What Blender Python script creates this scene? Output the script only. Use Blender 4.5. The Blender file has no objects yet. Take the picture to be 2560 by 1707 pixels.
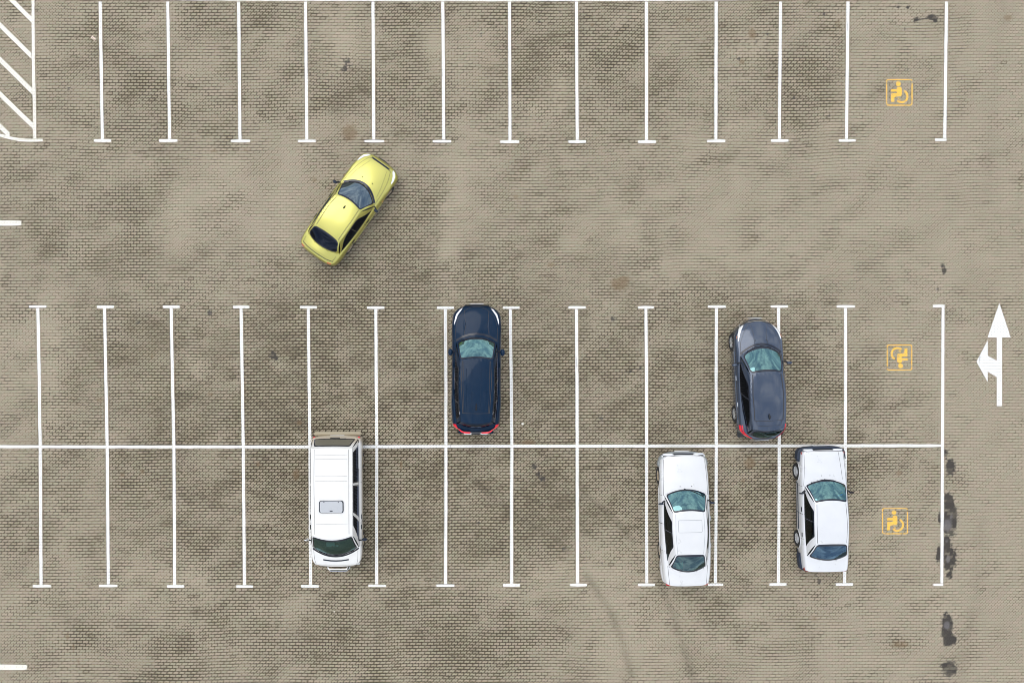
import bpy, bmesh, math, random
import numpy as np
from mathutils import Vector, Matrix, noise as mnoise
random.seed(7)
scn = bpy.context.scene
COL = scn.collection
PI = math.pi
PX = 67.0                      # photograph pixels per metre on the ground
H = 30.0                       # flying height
XN = -1.49                     # point straight below the camera
def G(px, py): return ((px-1280)/PX, (853.5-py)/PX)

# ------------------------------------------------------------------ materials
def newmat(name):
    m = bpy.data.materials.new(name); m.use_nodes = True
    nt = m.node_tree; b = nt.nodes['Principled BSDF']
    return m, nt, b
def setc(b, k, v):
    if k in b.inputs: b.inputs[k].default_value = v
def simple(name, col, rough=.5, metal=0, coat=0, spec=.5, coatr=.05):
    m, nt, b = newmat(name)
    setc(b,'Base Color',(*col,1)); setc(b,'Roughness',rough); setc(b,'Metallic',metal)
    setc(b,'Coat Weight',coat); setc(b,'Coat Roughness',coatr); setc(b,'Specular IOR Level',spec)
    return m
def N(nt, t, **kw):
    n = nt.nodes.new(t)
    for k, v in kw.items(): setattr(n, k, v)
    return n
def lnk(nt, a, b): nt.links.new(a, b)
def M(nt, op, a, b=None, c=None, clamp=False):
    n = nt.nodes.new('ShaderNodeMath'); n.operation = op; n.use_clamp = clamp
    for i, v in enumerate((a, b, c)):
        if v is None: continue
        if isinstance(v, (int, float)): n.inputs[i].default_value = v
        else: nt.links.new(v, n.inputs[i])
    return n.outputs[0]
def MIX(nt, f, a, b, mode='MIX'):
    n = nt.nodes.new('ShaderNodeMix'); n.data_type = 'RGBA'; n.blend_type = mode; n.clamp_factor = True
    for s, v in ((n.inputs['Factor'], f), (n.inputs['A'], a), (n.inputs['B'], b)):
        if isinstance(v, (int, float)): s.default_value = v
        elif isinstance(v, tuple): s.default_value = (*v, 1) if len(v) == 3 else v
        else: nt.links.new(v, s)
    return n.outputs['Result']
def RANGE(nt, v, a, b, c=0., d=1., smooth=True):
    n = nt.nodes.new('ShaderNodeMapRange'); n.interpolation_type = 'SMOOTHSTEP' if smooth else 'LINEAR'
    for i, x in enumerate((v, a, b, c, d)):
        if isinstance(x, (int, float)): n.inputs[i].default_value = x
        else: nt.links.new(x, n.inputs[i])
    return n.outputs[0]
def NOISE(nt, vec, scale, detail=3, rough=.5, dist=0.):
    n = nt.nodes.new('ShaderNodeTexNoise'); n.inputs['Scale'].default_value = scale
    n.inputs['Detail'].default_value = detail; n.inputs['Roughness'].default_value = rough
    n.inputs['Distortion'].default_value = dist
    nt.links.new(vec, n.inputs['Vector']); return n.outputs['Fac']

def pavers(nt):
    """interlocking concrete pavers; returns (distance to joint, random per paver, random 2, position)"""
    pos = N(nt, 'ShaderNodeNewGeometry').outputs['Position']
    sep = N(nt, 'ShaderNodeSeparateXYZ'); lnk(nt, pos, sep.inputs[0])
    x, y = sep.outputs[0], sep.outputs[1]
    warp = M(nt, 'MULTIPLY', M(nt, 'SUBTRACT', NOISE(nt, pos, .22, 1), .5), .22)
    warp2 = M(nt, 'MULTIPLY', M(nt, 'SUBTRACT', NOISE(nt, pos, 2.3, 1), .5), .012)
    y2 = M(nt, 'ADD', M(nt, 'ADD', y, warp), warp2)
    pw, ph = .2239, .11343
    tri = M(nt, 'SINE', M(nt, 'MULTIPLY', x, 4*PI/pw))
    tri = M(nt, 'MULTIPLY', M(nt, 'MAXIMUM', M(nt, 'MINIMUM', M(nt, 'MULTIPLY', tri, 1.6), 1.), -1.), .085)
    rf = M(nt, 'ADD', M(nt, 'DIVIDE', y2, ph), tri)
    row = M(nt, 'FLOOR', rf); fv = M(nt, 'FRACT', rf)
    odd = M(nt, 'MULTIPLY', M(nt, 'FLOORED_MODULO', row, 2.), .5)
    slant = M(nt, 'MULTIPLY', M(nt, 'SUBTRACT', fv, .5), -.13)
    wn0 = N(nt, 'ShaderNodeTexWhiteNoise', noise_dimensions='1D'); lnk(nt, row, wn0.inputs['W'])
    jit = M(nt, 'MULTIPLY', wn0.outputs['Value'], .05)
    cf = M(nt, 'ADD', M(nt, 'ADD', M(nt, 'ADD', M(nt, 'DIVIDE', x, pw), odd), slant), jit)
    col = M(nt, 'FLOOR', cf); fu = M(nt, 'FRACT', cf)
    du = M(nt, 'MULTIPLY', M(nt, 'MINIMUM', fu, M(nt, 'SUBTRACT', 1., fu)), pw)
    dv = M(nt, 'MULTIPLY', M(nt, 'MINIMUM', fv, M(nt, 'SUBTRACT', 1., fv)), ph)
    d = M(nt, 'MINIMUM', du, dv)
    cmb = N(nt, 'ShaderNodeCombineXYZ'); lnk(nt, col, cmb.inputs[0]); lnk(nt, row, cmb.inputs[1])
    wn = N(nt, 'ShaderNodeTexWhiteNoise', noise_dimensions='3D'); lnk(nt, cmb.outputs[0], wn.inputs['Vector'])
    sc = N(nt, 'ShaderNodeSeparateColor'); lnk(nt, wn.outputs['Color'], sc.inputs[0])
    sy = M(nt, 'MULTIPLY', row, ph); sx = M(nt, 'MULTIPLY', M(nt, 'SUBTRACT', col, odd), pw)
    cell = N(nt, 'ShaderNodeCombineXYZ'); lnk(nt, sx, cell.inputs[0]); lnk(nt, sy, cell.inputs[1])
    return d, sc.outputs[0], sc.outputs[1], pos, cell.outputs[0]

def ground_material():
    m, nt, b = newmat('paver_ground')
    d, r1, r2, pos, cell = pavers(nt)
    def att(n):
        a = N(nt, 'ShaderNodeAttribute', attribute_name=n); return a.outputs['Fac']
    jd0, oil0, tone, brown0, wet_sheen0 = att('joint'), att('oil'), att('tone'), att('brown'), att('wet')
    fine = NOISE(nt, pos, 7., 3, .65)
    med = NOISE(nt, pos, 2.6, 4, .65)
    jd = M(nt, 'ADD', jd0, M(nt, 'MULTIPLY', M(nt, 'SUBTRACT', fine, .5), 1.6), clamp=True)
    jd = M(nt, 'ADD', jd, M(nt, 'MULTIPLY', M(nt, 'SUBTRACT', NOISE(nt, pos, 1.5, 3, .6), .5), .45), clamp=True)
    jd = M(nt, 'ADD', jd, M(nt, 'MULTIPLY', M(nt, 'SUBTRACT', r2, .5), .50), clamp=True)
    # brown grime clinging to the joints in ragged clumps
    mpg = N(nt, 'ShaderNodeMapping'); mpg.inputs['Scale'].default_value = (.75,1.5,1); mpg.inputs['Rotation'].default_value = (0,0,.12); lnk(nt, pos, mpg.inputs['Vector'])
    g1 = NOISE(nt, mpg.outputs[0], 1.9, 6, .78)
    gm = RANGE(nt, M(nt, 'ADD', g1, M(nt, 'MULTIPLY', M(nt, 'SUBTRACT', jd0, .55), .22)), .54, .63)
    g2 = NOISE(nt, mpg.outputs[0], 5.2, 4, .72)
    gm2 = RANGE(nt, M(nt, 'ADD', M(nt, 'ADD', g2, M(nt, 'MULTIPLY', M(nt, 'SUBTRACT', jd0, .6), .17)), M(nt, 'MULTIPLY', M(nt, 'SUBTRACT', g1, .5), .35)), .575, .655)
    jd = M(nt, 'ADD', jd, M(nt, 'MULTIPLY', gm, .35), clamp=True)
    jd = M(nt, 'ADD', jd, M(nt, 'MULTIPLY', gm2, .5), clamp=True)
    g3 = M(nt, 'ADD', NOISE(nt, cell, 2.6, 4, .75), M(nt, 'MULTIPLY', M(nt, 'SUBTRACT', r1, .5), .05))
    gm3 = RANGE(nt, M(nt, 'ADD', g3, M(nt, 'MULTIPLY', M(nt, 'SUBTRACT', jd0, .6), .16)), .565, .615)
    jd = M(nt, 'ADD', jd, M(nt, 'MULTIPLY', gm3, .6), clamp=True)
    jw = RANGE(nt, jd, .0, 1., .0078, .0255, smooth=False)
    jm = M(nt, 'SUBTRACT', 1., RANGE(nt, d, M(nt, 'MULTIPLY', jw, .55), M(nt, 'MULTIPLY', jw, 1.25)))
    # paver colour
    c = MIX(nt, med, (.309,.268,.201), (.338,.296,.226))
    big = NOISE(nt, pos, .33, 3, .6)
    c = MIX(nt, RANGE(nt, big, .35, .7), c, (.322,.279,.213))
    c = MIX(nt, M(nt, 'MULTIPLY', jd, .62), c, (.285,.248,.172))
    hue = MIX(nt, r1, (.955,1.0,.955), (1.05,1.0,1.01))
    c = MIX(nt, 1., c, hue, 'MULTIPLY')
    val = RANGE(nt, r2, 0, 1,   .90, 1.09, smooth=False)
    cv = N(nt, 'ShaderNodeCombineColor')
    for i in range(3): lnk(nt, M(nt, 'MULTIPLY', val, tone), cv.inputs[i])
    c = MIX(nt, 1., c, cv.outputs[0], 'MULTIPLY')
    gr = NOISE(nt, pos, 60., 2, .7)
    c = MIX(nt, 1., c, MIX(nt, gr, (.82,.82,.82), (1.18,1.18,1.18)), 'MULTIPLY')
    # joints: sand where shallow, damp moss and dirt where deep
    moss = NOISE(nt, pos, 1.3, 2)
    jdark = MIX(nt, RANGE(nt, moss, .4, .65), (.046,.033,.024), (.056,.044,.024))
    jc = MIX(nt, RANGE(nt, jd, .05, .5), (.118,.088,.048), jdark)
    c = MIX(nt, M(nt, 'MULTIPLY', jm, RANGE(nt, jd, 0., .35, .78, 1.)), c, jc)
    # dirt bleeding over the paver edges where joints are deep
    bleed = M(nt, 'MULTIPLY', M(nt, 'SUBTRACT', 1., RANGE(nt, d, .004, .032)), RANGE(nt, jd, .4, 1., 0., .6))
    c = MIX(nt, bleed, c, (.075,.062,.035))
    near = M(nt, 'SUBTRACT', 1., RANGE(nt, d, .006, .030))
    c = MIX(nt, M(nt, 'MULTIPLY', gm, M(nt, 'ADD', .24, M(nt, 'MULTIPLY', near, .60))), c, (.070,.054,.034))
    c = MIX(nt, M(nt, 'MULTIPLY', gm2, M(nt, 'ADD', .34, M(nt, 'MULTIPLY', near, .56))), c, (.058,.044,.028))
    c = MIX(nt, M(nt, 'MULTIPLY', gm3, M(nt, 'ADD', .10, M(nt, 'MULTIPLY', near, .80))), c, (.045,.034,.022))
    # whole dark patches
    dp = M(nt, 'MULTIPLY', RANGE(nt, M(nt, 'ADD', jd0, M(nt, 'MULTIPLY', M(nt, 'SUBTRACT', NOISE(nt, pos, 3.4, 4, .7), .5), 1.5)), 1.0, 1.35), .55)
    c = MIX(nt, dp, c, (.078,.066,.045))
    # specks
    vo = N(nt, 'ShaderNodeTexVoronoi'); vo.inputs['Scale'].default_value = .95; vo.inputs['Randomness'].default_value = 1
    lnk(nt, pos, vo.inputs['Vector'])
    vs = N(nt, 'ShaderNodeSeparateColor'); lnk(nt, vo.outputs['Color'], vs.inputs[0])
    spk = M(nt, 'LESS_THAN', M(nt, 'ADD', vo.outputs['Distance'], M(nt, 'MULTIPLY', fine, .02)), M(nt, 'MULTIPLY', M(nt, 'MAXIMUM', M(nt, 'SUBTRACT', vs.outputs[0], .72), 0.), .14))
    c = MIX(nt, M(nt, 'MULTIPLY', spk, .75), c, (.05,.042,.035))
    vo2 = N(nt, 'ShaderNodeTexVoronoi'); vo2.inputs['Scale'].default_value = .7; lnk(nt, pos, vo2.inputs['Vector'])
    vs2 = N(nt, 'ShaderNodeSeparateColor'); lnk(nt, vo2.outputs['Color'], vs2.inputs[0])
    c = MIX(nt, M(nt, 'LESS_THAN', vo2.outputs['Distance'], M(nt, 'MULTIPLY', M(nt, 'MAXIMUM', M(nt, 'SUBTRACT', vs2.outputs[1], .75), 0.), .10)), c, (.62,.58,.50))
    # rusty / brown stains
    br = RANGE(nt, M(nt, 'ADD', brown0, M(nt, 'MULTIPLY', M(nt, 'SUBTRACT', fine, .5), .6)), .3, .9)
    c = MIX(nt, M(nt, 'MULTIPLY', br, .55), c, (.15,.095,.05))
    # oil
    of = M(nt, 'ADD', oil0, M(nt, 'MULTIPLY', M(nt, 'SUBTRACT', NOISE(nt, pos, 8., 5, .8), .5), 2.3))
    of = M(nt, 'ADD', of, M(nt, 'MULTIPLY', jm, .14))
    ring = M(nt, 'MULTIPLY', RANGE(nt, of, .40, .54), RANGE(nt, oil0, .08, .2))
    c = MIX(nt, M(nt, 'MULTIPLY', ring, RANGE(nt, NOISE(nt, cell, 9., 2, .7), .30, .52, .55, .95)), c, MIX(nt, gr, (.018,.015,.013), (.042,.036,.031)))
    wet_sheen_m = RANGE(nt, M(nt, 'ADD', wet_sheen0, M(nt, 'MULTIPLY', M(nt, 'SUBTRACT', fine, .5), .6)), .4, 1.)
    c = MIX(nt, M(nt, 'MULTIPLY', wet_sheen_m, .55), c, (.16,.15,.155))  # sky reflection on the wet spots, painted in as paler grey
    lnk(nt, c, b.inputs['Base Color'])
    rg = M(nt, 'SUBTRACT', .88, M(nt, 'MULTIPLY', ring, .30))
    lnk(nt, rg, b.inputs['Roughness']); setc(b, 'Specular IOR Level', .3)
    bmp = N(nt, 'ShaderNodeBump'); bmp.inputs['Strength'].default_value = .35; bmp.inputs['Distance'].default_value = .006
    lnk(nt, M(nt, 'SUBTRACT', M(nt, 'MULTIPLY', gr, .3), jm), bmp.inputs['Height']); lnk(nt, bmp.outputs[0], b.inputs['Normal'])
    return m

def paint_material(name, col, worn, jf=.5):
    m, nt, b = newmat(name)
    d, r1, r2, pos, cell = pavers(nt)
    jm = M(nt, 'SUBTRACT', 1., RANGE(nt, d, .004, .0105))
    n = NOISE(nt, pos, 3., 4, .6)
    c = MIX(nt, r1, tuple(v*.95 for v in col), col)
    c = MIX(nt, M(nt, 'MULTIPLY', jm, RANGE(nt, n, .3, .6, jf*.5, jf)), c, (.25,.22,.17))
    w = NOISE(nt, pos, 22., 3, .7)
    w2 = RANGE(nt, M(nt, 'ADD', w, M(nt, 'MULTIPLY', NOISE(nt, pos, .9, 2), .5)), worn, worn+.12)
    c = MIX(nt, M(nt, 'MULTIPLY', w2, .6), c, (.22,.20,.17))
    # rubber scuffs: sparse slanting streaks
    mp = N(nt, 'ShaderNodeMapping'); mp.inputs['Rotation'].default_value = (0,0,.7); mp.inputs['Scale'].default_value = (1.2,.16,1)
    lnk(nt, pos, mp.inputs['Vector'])
    s = NOISE(nt, mp.outputs[0], 6., 2, .5)
    c = MIX(nt, M(nt, 'MULTIPLY', RANGE(nt, s, .68, .74), .5), c, (.15,.145,.15))
    lnk(nt, c, b.inputs['Base Color']); setc(b, 'Roughness', .7)
    return m

def car_paint(name, col, metal, rough, dirt=(.25,.22,.17), dirtamt=.0, coat=.6, spec=.5, rear=None):
    m, nt, b = newmat(name)
    geo = N(nt, 'ShaderNodeTexCoord').outputs['Object']
    n = NOISE(nt, geo, 2.2, 4, .6); n2 = NOISE(nt, geo, 26., 3, .7)
    c = MIX(nt, n, tuple(v*.93 for v in col), tuple(min(1, v*1.05) for v in col))
    sp = N(nt, 'ShaderNodeSeparateXYZ'); lnk(nt, geo, sp.inputs[0])
    low = RANGE(nt, sp.outputs[2], .75, .25)          # road dirt on the sills and bumpers
    c = MIX(nt, M(nt, 'MULTIPLY', M(nt, 'ADD', M(nt, 'MULTIPLY', low, .45), dirtamt), M(nt, 'MULTIPLY', n2, 1.2), clamp=True), c, dirt)
    if rear:   # road grime thrown over the tail and along the lower flank
        g = M(nt, 'ADD', RANGE(nt, sp.outputs[1], rear[0], rear[1]), RANGE(nt, sp.outputs[2], rear[3], rear[4]), clamp=True)
        c = MIX(nt, M(nt, 'MULTIPLY', g, M(nt, 'ADD', .45, M(nt, 'MULTIPLY', n, .5))), c, rear[2])
    lnk(nt, c, b.inputs['Base Color'])
    setc(b,'Specular IOR Level',spec)
    setc(b,'Metallic',metal); lnk(nt, RANGE(nt, n, .2, .8, rough*.85, rough*1.2), b.inputs['Roughness'])
    setc(b,'Coat Weight',coat); setc(b,'Coat Roughness',.04)
    return m

def glass_material(name, tint, refl=.16, rough=.03, rc=(.86,.95,1.)):
    m, nt, b = newmat(name); nt.nodes.remove(b)
    out = nt.nodes['Material Output']
    tr = N(nt, 'ShaderNodeBsdfTransparent'); tr.inputs[0].default_value = (*tint, 1)
    gl = N(nt, 'ShaderNodeBsdfGlossy'); gl.inputs['Color'].default_value = (*rc,1); gl.inputs['Roughness'].default_value = rough
    lw = N(nt, 'ShaderNodeLayerWeight'); lw.inputs['Blend'].default_value = .25
    mx = N(nt, 'ShaderNodeMixShader')
    lnk(nt, M(nt, 'ADD', M(nt, 'MULTIPLY', lw.outputs['Fresnel'], .7), refl, clamp=True), mx.inputs[0])
    lnk(nt, tr.outputs[0], mx.inputs[1]); lnk(nt, gl.outputs[0], mx.inputs[2])
    lnk(nt, mx.outputs[0], out.inputs['Surface'])
    return m

MAT = dict(
    ground=ground_material(),
    white=paint_material('white_road_paint', (.77,.77,.76), .90, .62),
    cream=paint_material('cream_road_paint', (.76,.73,.66), .92, .6),
    yellow=paint_material('yellow_road_paint', (.84,.49,.06), .84, .72),
    rubber=simple('rubber', (.018,.018,.020), .75),
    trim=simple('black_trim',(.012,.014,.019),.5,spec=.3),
    bluetrim=simple('dark_blue_bumper',(.018,.028,.050),.5,spec=.3),
    frit=simple('black_glass_border', (.010,.014,.026), .15),
    chrome=simple('chrome', (.75,.76,.78), .18, 1),
    alloy=simple('alloy', (.55,.55,.54), .35, .8),
    steel=simple('wheel_cover', (.55,.57,.60), .4, .3),
    dustywheel=simple('dusty_wheel', (.33,.27,.19), .6, .1),
    interior=simple('dark_cloth', (.035,.040,.045), .9),
    dash=simple('dashboard_plastic', (.075,.082,.085), .6),
    seat=simple('seat_cloth', (.07,.075,.08), .9),
    tan=simple('beige_cloth', (.22,.19,.15), .9),
    lamp=simple('headlight_lens', (.80,.82,.85), .12, .3, 1),
    red=simple('red_lens', (.75,.010,.03), .15, 0, 1),
    orange=simple('orange_lens', (.75,.22,.03), .2, 0, 1),
    plate=simple('number_plate_white', (.75,.76,.77), .4),
    gap=simple('panel_gap', (.03,.03,.035), .8),
    under=simple('underbody', (.02,.02,.02), .9),
    skin=simple('skin', (.55,.29,.2), .6),
    cloth=simple('dark_jacket', (.03,.035,.06), .9),
    hair=simple('brown_hair', (.05,.03,.02), .8),
    paper=simple('paper', (.62,.52,.44), .8),
    stone=simple('pale_stone', (.7,.68,.64), .8),
)

# ------------------------------------------------------------------ mesh helpers
class MB:
    def __init__(s): s.v=[]; s.f=[]; s.m=[]
    def add(s, vs, fs, mi=0):
        o=len(s.v); s.v += [tuple(v) for v in vs]; s.f += [tuple(i+o for i in f) for f in fs]; s.m += [mi]*len(fs)
    def grid(s, rows, mi=0, keep=None, closed=False):
        n=len(rows[0]); o=len(s.v)
        for r in rows: s.v += [tuple(p) for p in r]
        for i in range(len(rows)-1):
            for j in range(n-1 if not closed else n):
                k=(j+1)%n
                if keep is None or keep(i,j):
                    s.f.append((o+i*n+j,o+i*n+k,o+(i+1)*n+k,o+(i+1)*n+j)); s.m.append(mi)
    def box(s, c, d, mi=0, bev=0.0, rz=0):
        x,y,z=[q/2 for q in d]
        b=min(bev,x*.9,y*.9,z*.9)
        pts=[]
        if b<=0:
            P=[(sx*x,sy*y,sz*z) for sz in(-1,1) for sy in(-1,1) for sx in(-1,1)]
            F=[(0,2,3,1),(4,5,7,6),(0,1,5,4),(2,6,7,3),(0,4,6,2),(1,3,7,5)]
        else:
            prof=[(x-b,y,),(x,y-b)]
            def ring(xx,yy,zz):
                bb=min(b,xx*.8,yy*.8)
                return [(xx-bb,yy,zz),(xx,yy-bb,zz),(xx,-yy+bb,zz),(xx-bb,-yy,zz),(-xx+bb,-yy,zz),(-xx,-yy+bb,zz),(-xx,yy-bb,zz),(-xx+bb,yy,zz)]
            P=ring(x-b,y-b,-z)+ring(x,y,-z+b)+ring(x,y,z-b)+ring(x-b,y-b,z)
            F=[tuple(range(8)),tuple(reversed(range(24,32)))]
            for k in range(3):
                for j in range(8): F.append((k*8+j,(k+1)*8+j,(k+1)*8+(j+1)%8,k*8+(j+1)%8))
        ca,sa=math.cos(rz),math.sin(rz)
        P=[(c[0]+px*ca-py*sa,c[1]+px*sa+py*ca,c[2]+pz) for px,py,pz in P]
        s.add(P,F,mi)
    def tube(s, pts, r, n=8, mi=0, flat=1.0):
        pts=[Vector(p) for p in pts]; rows=[]
        for i,p in enumerate(pts):
            t=(pts[min(i+1,len(pts)-1)]-pts[max(i-1,0)]).normalized()
            up=Vector((0,0,1)) if abs(t.z)<.9 else Vector((1,0,0))
            a=t.cross(up).normalized(); b=a.cross(t)
            rr=r[i] if isinstance(r,(list,tuple)) else r
            rows.append([p+a*rr*math.cos(2*PI*k/n)+b*rr*flat*math.sin(2*PI*k/n) for k in range(n)])
        o=len(s.v); s.grid(rows,mi,closed=True)
        s.f.append(tuple(o+k for k in range(n))); s.m.append(mi)
        e=o+(len(pts)-1)*n; s.f.append(tuple(e+k for k in reversed(range(n)))); s.m.append(mi)
    def ellip(s, c, r, n=12, m=8, mi=0):
        rows=[]
        for i in range(m+1):
            th=PI*i/m; th=min(max(th,.02),PI-.02)
            rows.append([(c[0]+r[0]*math.sin(th)*math.cos(2*PI*k/n),c[1]+r[1]*math.sin(th)*math.sin(2*PI*k/n),c[2]+r[2]*math.cos(th)) for k in range(n)])
        s.grid(rows,mi,closed=True)
    def build(s, name, mats, parent=None, smooth=True, recalc=True):
        me=bpy.data.meshes.new(name); me.from_pydata(s.v,[],s.f)
        if not isinstance(mats,(list,tuple)): mats=[mats]
        for mm in mats: me.materials.append(mm)
        me.polygons.foreach_set('material_index', s.m)
        if recalc:
            bm=bmesh.new(); bm.from_mesh(me); bmesh.ops.recalc_face_normals(bm, faces=bm.faces); bm.to_mesh(me); bm.free()
        if smooth:
            me.polygons.foreach_set('use_smooth',[True]*len(me.polygons))
            try: me.set_sharp_from_angle(angle=math.radians(38))
            except Exception: pass
        o=bpy.data.objects.new(name, me); COL.objects.link(o)
        if parent: o.parent=parent
        return o
def tag(o, label=None, cat=None, group=None, kind=None):
    if label: o['label']=label
    if cat: o['category']=cat
    if group: o['group']=group
    if kind: o['kind']=kind
    return o
def empty(name, loc, rz, label, cat, group=None):
    o=bpy.data.objects.new(name,None); COL.objects.link(o); o.location=loc; o.rotation_euler=(0,0,rz)
    o.empty_display_size=.2
    return tag(o,label,cat,group)
def interp(tab, y):
    tab=sorted(tab)
    if y<=tab[0][0]: return tab[0][1]
    if y>=tab[-1][0]: return tab[-1][1]
    n=len(tab)
    for i in range(n-1):
        if tab[i][0]<=y<=tab[i+1][0]:
            x0,y0=tab[i]; x1,y1=tab[i+1]; h=x1-x0; t=(y-x0)/h
            dl=(y1-y0)/h
            def sl(k):
                if k<=0 or k>=n-1: return dl if True else 0
                a=(tab[k][1]-tab[k-1][1])/(tab[k][0]-tab[k-1][0]); b=(tab[k+1][1]-tab[k][1])/(tab[k+1][0]-tab[k][0])
                return 0 if a*b<=0 else 2*a*b/(a+b)
            m0,m1=sl(i),sl(i+1)
            return (2*t**3-3*t*t+1)*y0+(t**3-2*t*t+t)*h*m0+(-2*t**3+3*t*t)*y1+(t**3-t*t)*h*m1

# ------------------------------------------------------------------ ground
JM = """3545546476545321
3464565465546321
3454334344333221
5553236443333222
4554667555443322
3666876666566422
3677877777666421
4577877776666631
5566777775566321
3445566653443322
4455566653333222"""
JMAP = np.array([[int(ch) for ch in r] for r in JM.split()], float)/9
OIL = [ # photo x, y, radius x, radius y, strength
 (2364,1133,6,9,1),(2376,1167,12,18,1.2),(2371,1250,13,16,1.2),(2374,1304,17,33,1.3),(2380,1285,12,24,1.2),(2349,1294,4,12,1),
 (2367,1351,9,13,1),(2364,1375,9,14,1),(2374,1396,16,28,1.3),(2346,1386,6,19,1.1),(2374,1437,6,9,1.),
 (2368,1558,14,25,1.3),(2366,1585,12,14,1.2),(2380,1599,12,12,1.2),(2366,1606,7,8,1),(2374,1671,18,18,1.3),(2362,1662,10,7,1.),
 (2357,664,4,8,1),(2361,679,6,7,1),(2346,722,3,8,.8),(2291,50,10,7,.95),(2330,44,12,8,1.1),(2339,53,5,5,1),(2310,46,8,2,.9),
 (2246,16,4,6,.8),(2269,18,7,5,.7),(1336,1167,6,6,1),(1346,1185,5,5,1),(1356,1197,6,6,1),(345,806,5,5,.8),
 (524,782,7,9,.75),(683,888,9,10,.95),(690,897,6,5,.8),(1533,797,7,6,.9),(1503,1044,9,6,.75),(1575,927,11,4,.75),(1600,921,9,5,.75),
 (1846,148,5,4,.9),(1825,147,3,3,.6),(2073,290,4,4,.8),(2268,174,4,4,.75),(1920,86,4,4,.8),(1891,104,3,3,.8),(2262,74,3,4,.7),
 (2048,1452,4,7,.9),(2040,1437,5,4,.7),(1984,245,4,4,.7),(1960,249,3,2,.5),(1855,1492,4,4,.8),(1868,1484,4,4,.8),
 (1710,1101,4,4,.7),(1400,31,3,3,.7),(1348,55,4,4,.8),(910,110,3,3,.5),(1410,1372,5,7,.8),(1196,1306,5,4,.7),(1505,1405,4,5,.7),
 (172,222,5,5,.8),(480,45,4,4,.6),(867,155,7,9,.8),(862,172,8,7,.8),(838,165,4,5,.7),(828,190,5,4,.6),(880,163,5,6,.6),(777,118,3,5,.6),
 (2040,25,3,3,.5),(2060,35,5,5,.7),(2046,28,5,4,.7),(1203,86,5,6,.7),(2015,1290,3,3,.4),(1700,770,4,4,.4),(1740,868,8,9,.45),(1735,852,6,8,.4)]
BROWN=[(874,332,18,20,1.2),(1548,710,20,15,1.3),(1560,698,12,8,1),(1378,662,12,6,1.),(1875,1157,14,14,1.2),(1858,1200,7,6,.9),(2247,1182,9,7,1),
 (1003,1162,4,13,1.1),(1345,120,8,6,.5),(1880,86,10,13,1.2),(1855,155,9,9,.9),(1722,50,10,7,.9),(2520,45,12,8,1.),(787,555,0,0,0),(786,449,8,8,.9),
 (1480,62,6,6,.9),(1320,1105,20,7,1.1),(525,985,10,7,.8),(748,1057,9,6,1),(380,890,7,8,.8),(250,1000,12,8,.8),(655,1385,7,7,.9),(355,1178,7,6,1),
 (305,1187,8,5,.9),(645,1160,6,8,.9),(740,1185,10,16,1.),(168,1590,6,10,.9),(183,1620,4,16,.8),(196,1652,4,12,.8),(2095,60,10,16,.7),(1900,105,0,0,0),
 (550,180,10,6,.6),(2035,1545,16,10,.7),(2250,1610,26,10,.9),(1180,750,16,6,.5),(1070,400,0,0,0),(535,378,12,7,.8),(615,375,10,7,.7),(680,395,7,5,.6),
 (1290,492,9,7,.9),(1035,832,14,7,.5),(1290,360,20,7,.6),(1405,368,7,3,.7),(2028,715,10,4,.9),(1180,1440,0,0,0),(2130,735,0,0,0),(1525,1520,10,5,.4)]
WET_SHEEN=[(2368,1312,12,17,1.2),(2379,1290,6,16,.7),(2367,1352,5,7,.9),(2370,1397,5,9,1.5),(2367,1562,8,11,1.3),(2377,1665,9,3,.8),(2371,1255,6,6,.3)]
TYRE=[([(1305,1300),(1371,1330),(1420,1375)],8,.16),([(1440,1200),(1466,1235),(1529,1290),(1580,1350)],9,.16),
 ([(1466,1440),(1489,1471),(1529,1534),(1555,1600),(1575,1680)],9,.15),([(1640,1440),(1660,1480),(1685,1545),(1715,1640),(1740,1720)],9,.13),
 ([(1560,1700),(1575,1707)],6,.1),([(120,1180),(95,1290),(60,1420)],12,.07),([(2400,1707),(2440,1500),(2450,1300)],16,.05),([(2510,0),(2480,250),(2470,500)],20,.05),
 ([(1165,1180),(1230,1240),(1290,1290)],8,.14)]
LIGHT=[(450,180,60,30,.06),(860,110,50,60,.09),(1085,120,20,70,.08),(1400,215,22,60,.08),(500,920,30,26,.1),(700,915,16,14,.1),(1120,620,26,120,.07),(1350,280,50,30,.06),
 (440,560,34,120,.06),(560,450,90,80,.05),(1150,460,22,110,.05),(720,540,50,110,.06),(130,880,40,160,.04),(1470,1440,140,50,.05),(430,1440,90,50,.05),(1230,1470,160,60,.03),(1560,1580,90,90,.04),(1850,640,160,40,.04)]
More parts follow.
